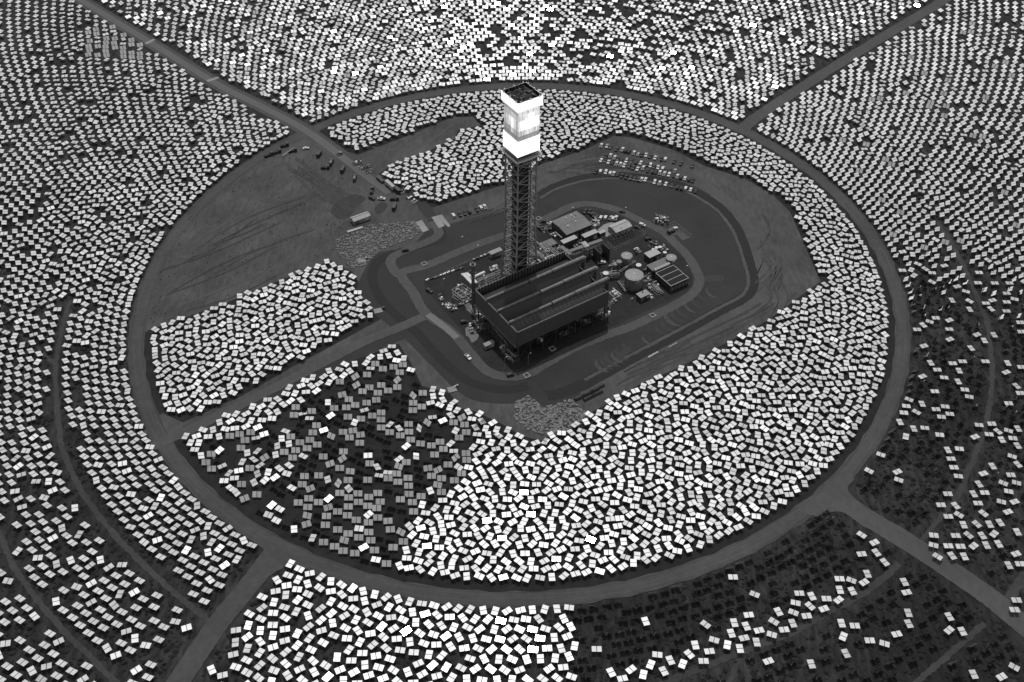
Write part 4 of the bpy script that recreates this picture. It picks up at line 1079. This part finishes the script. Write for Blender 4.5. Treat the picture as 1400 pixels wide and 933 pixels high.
SK = [('skid left of the zig-zag pipe', 726, 366, 6, 5, 4, .4), ('skid at the back of the tower foot', 716, 362, 8, 5, 5, .3), ('skid by the grey hall near corner', 757, 322, 6, 4, 2.5, .4),
      ('dark pile left of the grey hall', 747, 313, 7, 5, 2, .1), ('white-boxed skid left of the grey hall', 752, 307, 3.5, 3, 2, .9), ('white-boxed skid right of the grey hall', 813, 303, 5, 4, 2, .9),
      ('second white-boxed skid right of the grey hall', 815, 308, 4, 3, 2, .8), ('skid beside the narrow pale house', 800, 326, 7, 3, 3, .4), ('equipment by the slim twin tanks', 838, 364, 5, 5, 3, .3),
      ('pump skid by the duct ends', 836, 376, 6, 4, 3, .5), ('pump skid at foot of the biggest tank', 857, 388, 7, 3, 1.5, .4), ('skid right of the biggest tank', 884, 382, 5, 4, 2, .3),
      ('skid right of the small shelter', 889, 407, 5, 3, 2, .4), ('dark machinery behind the bright-roofed house', 893, 334, 7, 3, 2.5, .2), ('machinery right of the white tanks', 908, 341, 5, 4, 2, .5),
      ('skid left of the bright-roofed house', 871, 344, 5, 3, 2, .4), ('white cube cabinet by the middle tank', 870, 341.5, 3, 3, 2.5, .9), ('tangle of gear along the cooler', 893, 392, 7, 6, 2, .4),
      ('gear left of the cooler bank', 888, 372, 5, 8, 2.5, .3), ('skid under condenser right corner', 828, 430, 5, 4, 3, .5), ('skid under the condenser right third', 800, 440, 7, 4, 3, .2),
      ('skid under the middle of the condenser', 772, 455, 8, 3, 3, .2), ('gear under the condenser near corner', 738, 466, 5, 3, 2.5, .3), ('pile of gear in front of the condenser corner', 700, 488, 6, 4, 2, .6),
      ('pile of gear left of the condenser corner', 692, 476, 6, 5, 2, .5), ('dark gear on the stained slab', 652, 450, 9, 5, 2, .15), ('dark gear cluster left of the condenser', 648, 443, 7, 4, 2, .2),
      ('gear under the condenser left wall', 660, 432, 5, 6, 3, .25), ('gear at foot of the stack', 652, 426, 5, 4, 2.5, .4), ('pump row left of the stack', 634, 413, 9, 3, 1.6, .5),
      ('cluster of valves at left of the yard', 612, 417, 6, 5, 2, .5), ('second cluster of valves at left of the yard', 619, 422, 5, 4, 1.6, .5), ('small white-lamped skid at left of the yard', 603, 408, 3, 4, 2.5, .7),
      ('gear inside the framed module', 632, 398, 8, 7, 5, .3), ('gear between stack and tower', 664, 391, 9, 6, 3, .3), ('gear behind the stack', 660, 383, 6, 5, 4, .4),
      ('gear beside the tower left leg', 676, 368, 6, 5, 3, .5), ('stack of gear beyond the perimeter road at right', 901, 300, 8, 5, 4, .6), ('second stack of gear beyond the perimeter road', 909, 303, 6, 4, 4, .3),
      ('gear at the right end of the condenser', 838, 413, 4, 3, 2, .6), ('gear behind the covered racks', 789, 337, 7, 4, 4, .3), ('gear under the covered rack', 770, 346, 6, 4, 4, .3),
      ('gear beneath the pipe-crowded racks', 748, 349, 10, 7, 5, .45), ('gear beneath the second pipe rack', 757, 341, 8, 6, 5, .45), ('gear in the pipe maze', 738, 347, 7, 6, 5, .5),
      ('scrap pile at the roadside in the lot', 498, 229, 8, 2.5, 1.6, .35), ('second scrap pile at the roadside in the lot', 488, 223, 6, 3, 1.8, .5), ('third scrap pile at the roadside in the lot', 505, 235, 6, 2.5, 1.4, .3),
      ('dark gear by the mirror corner', 464, 211, 4, 3, 1.5, .2), ('dark gear near the field tip', 560, 270, 5, 3, 1.2, .25), ('frame gear by the mirror field tip', 566, 276, 4, 3, 1.2, .4),
      ('dark gear at the head of the trailer row', 550, 262, 5, 3, 2, .2)]
for k, (l, x, y, lx, ly, h, br) in enumerate(SK): skid(l, x, y, lx, ly, h, 100+k, br)

# small square concrete sumps
for k, (x, y) in enumerate(((720, 514.7), (580, 362), (736.2, 300), (892, 432.5), (755, 478))):
    c = at(x, y); c.z = .3; b = MB(); L_ = 3.0
    for s in (-1, 1): b.obox(c + E1*(s*L_/2) + EZ*.3, E1*.3, E2*(L_/2+.3), EZ*.3); b.obox(c + E2*(s*L_/2) + EZ*.3, E1*(L_/2-.3), E2*.3, EZ*.3)
    o = b.build('drain_sump', concrete); tag(o, ['square pale-rimmed drain sump at the bottom bend of the perimeter road', 'square drain sump in the upper left verge of the plant', 'square drain sump right of the tower shaft', 'square sump beside the washed silt bank', 'square sump on the pad below the condenser'][k], 'drain sump')
for k, (x, y) in enumerate(((494.5, 356), (517, 425), (618, 532.5))):
    c = at(x, y, .4); c.z = .16; b = MB(); b.box(c, 5.2, 4.2, .4, math.radians(20))
    o = b.build('concrete_plinth', concrete); tag(o, ['pale square plinth by the riprap wedge', 'pale square plinth at the tip of the left mirror block', 'pale square plinth at the edge of the dark mirror patch'][k], 'plinth')
    p = at(x + 7, y - 4, 0); skid('small dark kit beside the plinth ' + ['by the riprap wedge', 'at the left mirror block tip', 'by the dark mirror patch'][k], x + 6, y - 3, 1.6, 1.2, 1.2, 300+k, .3)

# light poles
for k, (x, y) in enumerate(((630, 340), (651, 352), (690, 505), (786, 455), (852, 300), (935, 380), (605, 398), (722, 500), (860, 425), (780, 300))):
    c = at(x, y); c.z = .3; e = empty('light_pole', c, rnd.uniform(0, 6)); tag(e, 'slim light pole ' + ['on the upper left verge', 'near the long grey cabin', 'by the lower bend of the yard', 'below the middle of the condenser', 'right of the grey hall on the verge', 'right of the cooler bank', 'at the left side of the yard', 'below the condenser corner', 'in front of the small shelter', 'behind the grey hall'][k], 'light pole', )
    b = MB(); b.tube(c, c + EZ*9, .12, 6, .08); b.build('pole', lsteel, e); b = MB(); b.bar(c + EZ*9, c + EZ*9.2 + E1*1.4, .06); b.build('arm', steel, e)
    b = MB(); b.box(c + EZ*9.1 + E1*1.5, .8, .4, .2); b.build('lamp_head', white, e)

# ------------------------------------------------------------------ vehicles
def veh_mesh(kind):
    """local parts, x forward"""
    P_ = []
    def add(n, b, role): P_.append((n, b, role))
    b = MB()
    if kind == 'pickup':
        prof = [(-2.7,.45),(-2.7,1.15),(-.75,1.15),(-.6,1.9),(.75,1.9),(1.35,1.25),(2.6,1.1),(2.75,.5)]
    elif kind == 'suv':
        prof = [(-2.35,.4),(-2.35,1.2),(-2.1,1.85),(.7,1.85),(1.3,1.2),(2.25,1.05),(2.4,.45)]
    elif kind == 'sedan':
        prof = [(-2.3,.35),(-2.3,1.0),(-1.55,1.05),(-1.0,1.48),(.45,1.48),(1.1,1.0),(2.1,.85),(2.3,.4)]
    n = len(prof); hw = .98
    vs_ = [(x, -hw*(.86 if z > 1.3 else 1), z) for x, z in prof] + [(x, hw*(.86 if z > 1.3 else 1), z) for x, z in prof]
    b.add(vs_, [tuple(range(n)), tuple(range(n, 2*n))[::-1]] + [(k, n+k, n+(k+1) % n, (k+1) % n) for k in range(n)])
    add('body', b, 'paint')
    if kind == 'pickup':
        b = MB(); b.obox((-1.72, 0, 1.162), (.88, 0, 0), (0, .8, 0), (0, 0, .01)); add('load_bed', b, 'dark')
        wsx = [(.80, 1.88), (1.34, 1.28)]; sx = (-.55, .75); zc = 1.55
    elif kind == 'suv': wsx = [(.74, 1.83), (1.28, 1.24)]; sx = (-1.9, .6); zc = 1.5
    else: wsx = [(.5, 1.46), (1.06, 1.04)]; sx = (-.9, .4); zc = 1.26
    b = MB(); (x0, z0), (x1, z1) = wsx; b.quad((x0+.03, -.78, z0+.01), (x1+.03, -.86, z1+.01), (x1+.03, .86, z1+.01), (x0+.03, .78, z0+.01)); add('windscreen', b, 'glass')
    b = MB()
    for s in (-1, 1): b.obox(((sx[0]+sx[1])/2, s*.90, zc), ((sx[1]-sx[0])/2, 0, 0), (0, .05, 0), (0, 0, .16))
    add('side_windows', b, 'glass')
    if kind != 'pickup':
        b = MB(); x0 = -2.1 if kind == 'suv' else -1.05; x1 = -2.36 if kind == 'suv' else -1.56; z0_, z1_ = (1.8, 1.25) if kind == 'suv' else (1.45, 1.07)
        b.quad((x0-.02, -.75, z0_+.01), (x0-.02, .75, z0_+.01), (x1-.02, .82, z1_+.01), (x1-.02, -.82, z1_+.01)); add('rear_window', b, 'glass')
    for x in (-1.6, 1.6):
        for s in (-1, 1):
            b = MB(); b.tube((x, s*.75, .38), (x, s*1.0, .38), .38, 10); add('wheel', b, 'rubber')
    return P_
VM = {}
for kd in ('pickup', 'suv', 'sedan'):
    for col, pm in (('white', paint_w), ('silver', paint_s), ('dark', paint_d)):
        L_ = []
        for nm, b, role in veh_mesh(kd):
            me = bpy.data.meshes.new(nm); me.from_pydata([tuple(v) for v in b.v], [], b.f)
            me.materials.append({'paint': pm, 'glass': glassd, 'dark': dark, 'rubber': rubber}[role]); me.update(); L_.append((nm, me))
        VM[kd, col] = L_
def vehicle(px, py, ang, kd, col, label, group=None, z=.18):
    c = at(px, py, .8); c.z = z; e = empty({'pickup': 'pickup_truck', 'suv': 'parked_car', 'sedan': 'parked_car'}[kd], c, ang)
    tag(e, label, {'pickup': 'pickup truck'}.get(kd, 'car'), group)
    for nm, me in VM[kd, col]:
        o = bpy.data.objects.new(nm, me); COL.objects.link(o); o.parent = e
    return e
ROWS = {'back': "295,205,w 350,210,s 383,220,d 440,240,d 497,243,w 525,255,d 558,262,d 607,275,w 648,287,s 682,293,d 723,295,w 762,308,d 812,320,w 870,333,d 908,335,w 990,355,d 1058,375,d 1165,398,d",
        'second': "312,303,d 340,308,d 382,303,w 422,320,w 455,335,d 485,342,d 535,350,s 580,355,d 625,370,d 672,370,w 730,385,d 765,395,w 797,408,d 838,413,w 883,425,w 948,437,d 1000,450,s",
        'third': "293,345,w 330,350,d 365,362,w 398,370,d 440,378,w 478,385,w 513,395,w 563,400,d 600,415,d 642,428,w 695,420,w 738,445,d 785,455,d 818,460,d 855,465,w 897,475,w 942,485,w 988,493,d 1022,500,w 1057,510,d 1095,518,w 1133,530,d 1172,538,d",
        'front': "240,455,d 287,452,w 338,460,w 380,470,w 412,475,w 450,483,d 492,495,d 533,505,d 573,515,d 612,523,d 650,528,d 680,530,w 717,530,w 805,555,w 852,565,w 912,573,w 970,588,d 1025,605,d 1062,613,d 1102,615,w 1150,625,w 1195,640,d"}
CN = {'w': 'white', 's': 'silver', 'd': 'dark'}
for rw, S_ in ROWS.items():
    for n, w_ in enumerate(S_.split()):
        x, y, cc = w_.split(','); kd = rnd.choice(('pickup', 'suv', 'sedan', 'pickup')); px, py = 780 + float(x)/7, 170 + float(y)/7
        ln = {'pickup': 'pickup', 'suv': 'tall car', 'sedan': 'low car'}[kd]
        vehicle(px, py, math.radians(72 + rnd.uniform(-5, 5)) + (math.pi if rnd.random() < .4 else 0), kd, CN[cc], f'{CN[cc]} {ln}, {ordn(n+1)} from left in the {rw} row of the car park', 'cars parked in the rows beyond the plant')
for n, (x, y, cc) in enumerate(((1120,630,'w'),(1160,622,'d'),(1192,612,'d'),(1220,605,'d'),(1268,590,'d'),(1295,580,'w'),(1320,575,'w'))):
    vehicle(380 + x/4.667, 160 + y/4.667, math.radians(-42 + rnd.uniform(-5, 5)) + math.pi/2*0 + math.radians(150), rnd.choice(('pickup', 'suv')), CN[cc], f'{CN[cc]} vehicle, {ordn(n+1)} from left in the short row below the mirror field', 'vehicles in the short row by the gate pad', .2)
for n, (x, y, cc) in enumerate(((625,150,'d'),(687,150,'d'),(722,185,'d'),(752,205,'d'),(790,225,'d'),(845,240,'w'),(910,240,'w'),(985,245,'s'),(1020,250,'w'),(1058,245,'w'))):
    vehicle(740 + x/10.37, 275 + y/10.37, math.radians(70 + rnd.uniform(-8, 8)), rnd.choice(('pickup', 'suv')), CN[cc], f'{CN[cc]} vehicle, {ordn(n+1)} from left in the curved row behind the grey hall', 'vehicles parked behind the grey hall', .3)
for (x, y, a, kd, cc, l) in ((639.8, 488.6, -55, 'pickup', 'white', 'white pickup driving on the lower left perimeter road'), (878, 308, -25, 'suv', 'white', 'white car on the right bend of the perimeter road'),
        (872, 311, -25, 'sedan', 'dark', 'dark car just behind the white car on the right bend'), (822.5, 359.5, 10, 'pickup', 'white', 'white pickup beside the condenser duct ends'), (922, 313.5, 40, 'pickup', 'white', 'white-cabbed pickup on the fenced pad'),
        (554.3, 342.5, 20, 'suv', 'dark', 'dark car on the western approach road'), (850.5, 289.5, -15, 'sedan', 'dark', 'dark car on the verge right of the grey hall'), (418.5, 203, 15, 'sedan', 'white', 'small white car at top of the bare lot'),
        (521.5, 272, -8, 'pickup', 'white', 'white pickup at the lower end of the tarred road'), (508.5, 271.5, -30, 'suv', 'dark', 'dark car beside the white pickup near the tarred road end'),
        (634.5, 440.5, 15, 'suv', 'dark', 'dark car on the left yard entrance'), (698, 513.0, 20, 'suv', 'dark', 'dark car at the bottom of the perimeter road'), (742, 303, 20, 'sedan', 'dark', 'dark car between tower and grey hall'),
        (739, 313, -50, 'pickup', 'dark', 'dark pickup left of the grey hall'), (886, 327, 20, 'suv', 'dark', 'dark car at the end of the switchyard lane'), (624, 418.5, 80, 'sedan', 'dark', 'dark car near the valve clusters'),
        (587, 398, -40, 'suv', 'dark', 'dark car in the left tip of the yard')):
    vehicle(x, y, math.radians(a), kd, cc, l, None, .32)
def truck(px, py, ang, label, L_=7.5, load='box', col=dark, z=.2):
    c = at(px, py, 1.2); c.z = z; e = empty('truck', c, ang); tag(e, label, 'truck'); u = Vector((math.cos(ang), math.sin(ang), 0)); v = Vector((-u.y, u.x, 0))
    b = MB(); b.obox(c + u*(L_/2-1) + EZ*1.6, u*.95, v*1.15, EZ*1.1); b.obox(c + u*(L_/2-.9) + EZ*.6, u*1.0, v*1.1, EZ*.2); cb = b.build('cab', col, e)
    b = MB(); b.obox(c + u*(L_/2-.03) + EZ*1.95, u*.03, v*.95, EZ*.4); b.build('windscreen', glassd, cb)
    b = MB(); b.obox(c - u*.9 + EZ*.85, u*(L_/2-1.0), v*.9, EZ*.14); b.build('chassis', dark, e)
    b = MB()
    if load == 'box': b.obox(c - u*1.1 + EZ*2.0, u*(L_/2-1.3), v*1.2, EZ*1.0)
    elif load == 'tank': b.tube(c - u*(L_/2-.2) + EZ*2.0, c + u*(L_/2-2.6) + EZ*2.0, 1.05, 12)
    else:
        b.obox(c - u*1.1 + EZ*1.1, u*(L_/2-1.3), v*1.2, EZ*.1)
        for k in range(3): b.tube(c - u*(L_/2-.4) + v*(-.7+.7*k) + EZ*1.55, c + u*(L_/2-2.8) + v*(-.7+.7*k) + EZ*1.55, .33, 8)
    b.build({'box': 'cargo_box', 'tank': 'water_tank'}.get(load, 'flat_bed'), col if load != 'tank' else steel, e)
    for x in (-L_/2+1, -L_/2+2.2, L_/2-1.2):
        for s in (-1, 1): b = MB(); b.tube(c + u*x + v*(s*.85) + EZ*.5, c + u*x + v*(s*1.15) + EZ*.5, .5, 10); b.build('wheel', rubber, e)
    return e
for n, (x, y, a, l, ld) in enumerate(((262,240,75,'dark truck, topmost of those left of the tarred road','box'), (340,292,82,'dark upright-parked truck beside the sideways one on the lot','tank'), (300,322,5,'dark truck parked sideways on the lot','flat'),
        (413,338,80,'dark truck alone left of the middle of the tarred road','box'), (490,392,88,'dark truck lower left of the tarred road','tank'), (600,472,85,'dark truck above the dark car near the road end','flat'),
        (743,577,82,'dark truck nearest the storage building','box'), (742,522,5,'dark truck just past the end of the tarred road','flat'), (40,181,25,'dark truck at the top tip of the lot by the ring road','flat'), (92,215,22,'dark truck beside the pale boom at the top of the lot','flat'))):
    truck(380 + x/4.667, 160 + y/4.667, math.radians(a), l, 6.5, ld)
truck(378, 208, math.radians(30), 'dark truck further left at the ring road edge of the lot', 7, 'flat')
truck(367, 212, math.radians(38), 'dark truck, leftmost at the ring road edge of the lot', 7, 'flat')
truck(918, 316.5, math.radians(215), 'dark truck on the fenced pad', 6, 'flat')
# boom, beam, trailers
p, q = at(386, 213, 1.5), at(402, 202.5, 2.5); b = MB(); b.tube(p, q, .32, 8); b.bar(Vector((p.x, p.y, .1)), p, .2); b.bar(Vector((q.x, q.y, .1)), q, .2); tag(b.build('boom_segment', pale), 'long pale boom segment lying at the top of the lot', 'boom')
p, q = at(475, 318, .8), at(496, 311.5, .8); b = MB(); b.obox((p+q)/2, (q-p)/2, Vector((-.3, .5, 0)), EZ*.6); b.obox((p+q)/2 + EZ*.65, (q-p)/2, Vector((-.5, .8, 0)), EZ*.05); tag(b.build('wall_panel', pale), 'long pale beam beside the riprap wedge', 'beam')
def trailer(px, py, ang, L_, label, m, h=2.6, z=.2):
    c = at(px, py, h*.8); c.z = z; u = Vector((math.cos(ang), math.sin(ang), 0)); v = Vector((-u.y, u.x, 0)); e = empty('trailer', c, ang); tag(e, label, 'trailer')
    b = MB(); b.obox(c + EZ*(1.2+h/2), u*L_/2, v*1.25, EZ*h/2); b.build('trailer_body', m, e); b = MB(); b.obox(c + EZ*1.0, u*L_/2, v*.6, EZ*.12); b.build('chassis', dark, e)
    for x in (-L_/2+1, -L_/2+2.3):
        for s in (-1, 1): b = MB(); b.tube(c + u*x + v*(s*.85) + EZ*.5, c + u*x + v*(s*1.15) + EZ*.5, .5, 10); b.build('wheel', rubber, e)
trailer(533.3, 253.5, math.radians(-53), 10, 'pale box trailer on the roadside by the mirror field tip', pale)
trailer(520, 246.5, math.radians(-53), 8, 'low dark trailer ahead of the pale box trailer', dark, .8)
trailer(543.5, 260.5, math.radians(-53), 6, 'dark trailer behind the pale box trailer', dark, 2)
e = empty('street_barrier_row', at(606, 376, .3)); bpy.data.objects.remove(e)
for n in range(9):
    t = n/8; x, y = 584 + 47*t + rnd.uniform(-.8, .8), 383.5 - 16.5*t + rnd.uniform(-.4, .4); c = at(x, y, .6); c.z = .3; m = rnd.choice((white, lsteel, dark, steel)) if n not in (0, 4, 6) else white
    e = empty('crate_pallet', c, YAW); tag(e, f'low crate pallet, {ordn(n+1)} from left in the row along the yard verge', 'pallet', 'pallets in a row on the upper left verge')
    b = MB(); b.box(c, 2.6, 1.2, .2); b.build('pallet', dark, e)
    b = MB(); b.box(c + EZ*.21 + E1*.65, 1.0, 1.0, .9); b.build('crate', m, e); b = MB(); b.box(c + EZ*.21 - E1*.6, 1.0, 1.0, .7); b.build('crate', rnd.choice((steel, m)), e)
for n in range(5):
    t = n/4; x, y = 648 + 20*t, 355.5 - 8*t; c = at(x, y, .6); c.z = .3
    b = MB(); b.box(c, 1.6, 1.0, 1.1); b.obox(c + EZ*1.15, E1*.9, E2*.6, EZ*.05); o = b.build('storage_crate', rnd.choice((lsteel, steel, dark))); tag(o, f'small crate, {ordn(n+1)} from left in the line by the long grey cabin', 'crate', 'crates in a line by the long grey cabin')
# pipe stacks near the riprap fan
for n, (x, y, L_) in enumerate(((793, 543, 7), (803, 538, 9), (812, 533.5, 7), (820, 528.5, 6), (806, 543, 8), (816, 538, 8))):
    c = at(x, y, 1); c.z = .15; e = empty('pipe_stack', c, math.radians(34)); tag(e, 'dark stack of pipes, ' + f'{ordn(n % 4 + 1)} from left in the {"back" if n < 4 else "front"} line above the coarse rock fan', 'pipe stack', 'dark pipe stacks above the rock fan')
    for r_ in range(3):
        for k in range(4 - r_): b = MB(); p = c + E2*((k - (3-r_)/2)*.62) + EZ*(.32 + r_*.54); b.tube(p - E1*L_/2, p + E1*L_/2, .3, 8); b.build('pipe', dark, e)
for n, (x, y, L_, m) in enumerate(((893, 485, 8, pale), (920, 472, 7, steel), (875, 495.5, 4, dark), (866, 500.5, 5, dark), (857, 505.5, 4, dark))):
    c = at(x, y, .5); c.z = .16; b = MB(); b.box(c, L_, .9, .5, math.radians(38)); 
    for s in (-.4, 0, .4): b.box(c + E1*(s*L_*.8) + EZ*.505, .5, 1.1, .12, math.radians(38))
    tag(b.build('culvert_beam', m), ['long pale beam lying beside the ditch', 'grey slotted beam at right beside the ditch', 'short dark beam nearest the long pale one', 'dark beam in the middle of three by the ditch', 'dark beam, lowest of three by the ditch'][n], 'beam')
# crane truck by the condenser's right end
c = at(840, 402, 1); c.z = .3; e = empty('tanker_skid', c, YAW); tag(e, 'skid with two white tanks and a white boom right of the condenser', 'tank skid')
b = MB(); b.box(c, 4.5, 7, .4); b.build('skid_base', steel, e)
for s in (-1.2, 1.4): b = MB(); b.tube(c + E2*s - E1*1.2 + EZ*1.4, c + E2*s + E1*1.2 + EZ*1.4, .9, 12); b.build('skid_tank', white, e)
b = MB(); p = at(838, 394, 4); b.tube(p, p - E2*8 + E1*.5, .25, 8); b.bar(Vector((p.x, p.y, .3)), p, .15); q = p - E2*8 + E1*.5; b.bar(Vector((q.x, q.y, .3)), q, .15); b.build('boom', white, e)
for k, (x, y) in enumerate(((843, 351), (858, 364.5))):
    pass

# ------------------------------------------------------------------ desert scrub in the outer field
NB = 26000
bx = rng.uniform(-470, 470, NB*3); by = rng.uniform(262, 800, NB*3)
bp = np.array(proj(bx, by, 0.0)).T
k_ = (bp[:,0] > -10) & (bp[:,0] < 1410) & (bp[:,1] > 150) & (bp[:,1] < 945) & (world_r(bx, by) > RM + 7)
k_ &= (rng.random(len(bx)) < np.clip((bp[:,1]-120)/500, .08, 1))
for pts, dd in roads: k_ &= seg_dist(bx, by, pts) > dd*.72
bx, by = bx[k_][:NB], by[k_][:NB]
ico = np.array([(0,0,.9),(.9,0,.35),(.28,.85,.4),(-.72,.53,.3),(-.72,-.53,.4),(.28,-.85,.3)]); fi = np.array([(0,1,2),(0,2,3),(0,3,4),(0,4,5),(0,5,1)])
n = len(bx); sz = .3 + 1.5*rng.random(n)**2; co = ico[None]*sz[:,None,None]*rng.uniform(.6, 1.4, (n, 6, 3))
rt = rng.uniform(0, 6.3, n); cr, sr = np.cos(rt)[:,None], np.sin(rt)[:,None]
X_ = co[:,:,0]*cr - co[:,:,1]*sr + bx[:,None]; Y_ = co[:,:,0]*sr + co[:,:,1]*cr + by[:,None]; Z_ = co[:,:,2] - .1*sz[:,None]
Vb = np.stack([X_, Y_, Z_], 2).reshape(-1, 3); Fb = (np.arange(n)*6)[:,None,None] + fi[None]; Fb = Fb.reshape(-1, 3)
me = bpy.data.meshes.new('desert_scrub'); me.vertices.add(len(Vb)); me.vertices.foreach_set('co', Vb.ravel())
me.loops.add(Fb.size); me.loops.foreach_set('vertex_index', Fb.ravel().astype(np.int32)); me.polygons.add(len(Fb))
me.polygons.foreach_set('loop_start', (np.arange(len(Fb))*3).astype(np.int32)); me.polygons.foreach_set('loop_total', np.full(len(Fb), 3, np.int32)); me.polygons.foreach_set('use_smooth', np.zeros(len(Fb), bool))
me.materials.append(bushm); me.update(); me.validate()
o = bpy.data.objects.new('desert_scrub', me); COL.objects.link(o); tag(o, 'dark low desert scrub between the outer mirrors', 'scrub', kind='stuff')
print('scrub', n)
NL = 1500; lx_ = rng.uniform(-260, 20, NL); ly_ = rng.uniform(480, 700, NL)
kk = inpoly(lx_, ly_, BW); lp = np.array(proj(lx_, ly_, 0.0)).T; kk &= (lp[:,0] < 470) & (lp[:,1] > 200) & (lp[:,1] < 445); lx_, ly_ = lx_[kk], ly_[kk]
V = []; Fc = []
for x, y in zip(lx_, ly_):
    n0 = len(V); sz_ = rnd.uniform(.2, .6)
    for v in ico: V.append((x + v[0]*sz_*rnd.uniform(.7, 1.3), y + v[1]*sz_*rnd.uniform(.7, 1.3), .09 + v[2]*sz_*.7))
    Fc += [tuple(n0 + int(i) for i in f) for f in fi]
raw('lot_shrubs', V, Fc, bushm, label='tiny dark tufts dotting the bare graded lot', cat='scrub', kind='stuff')
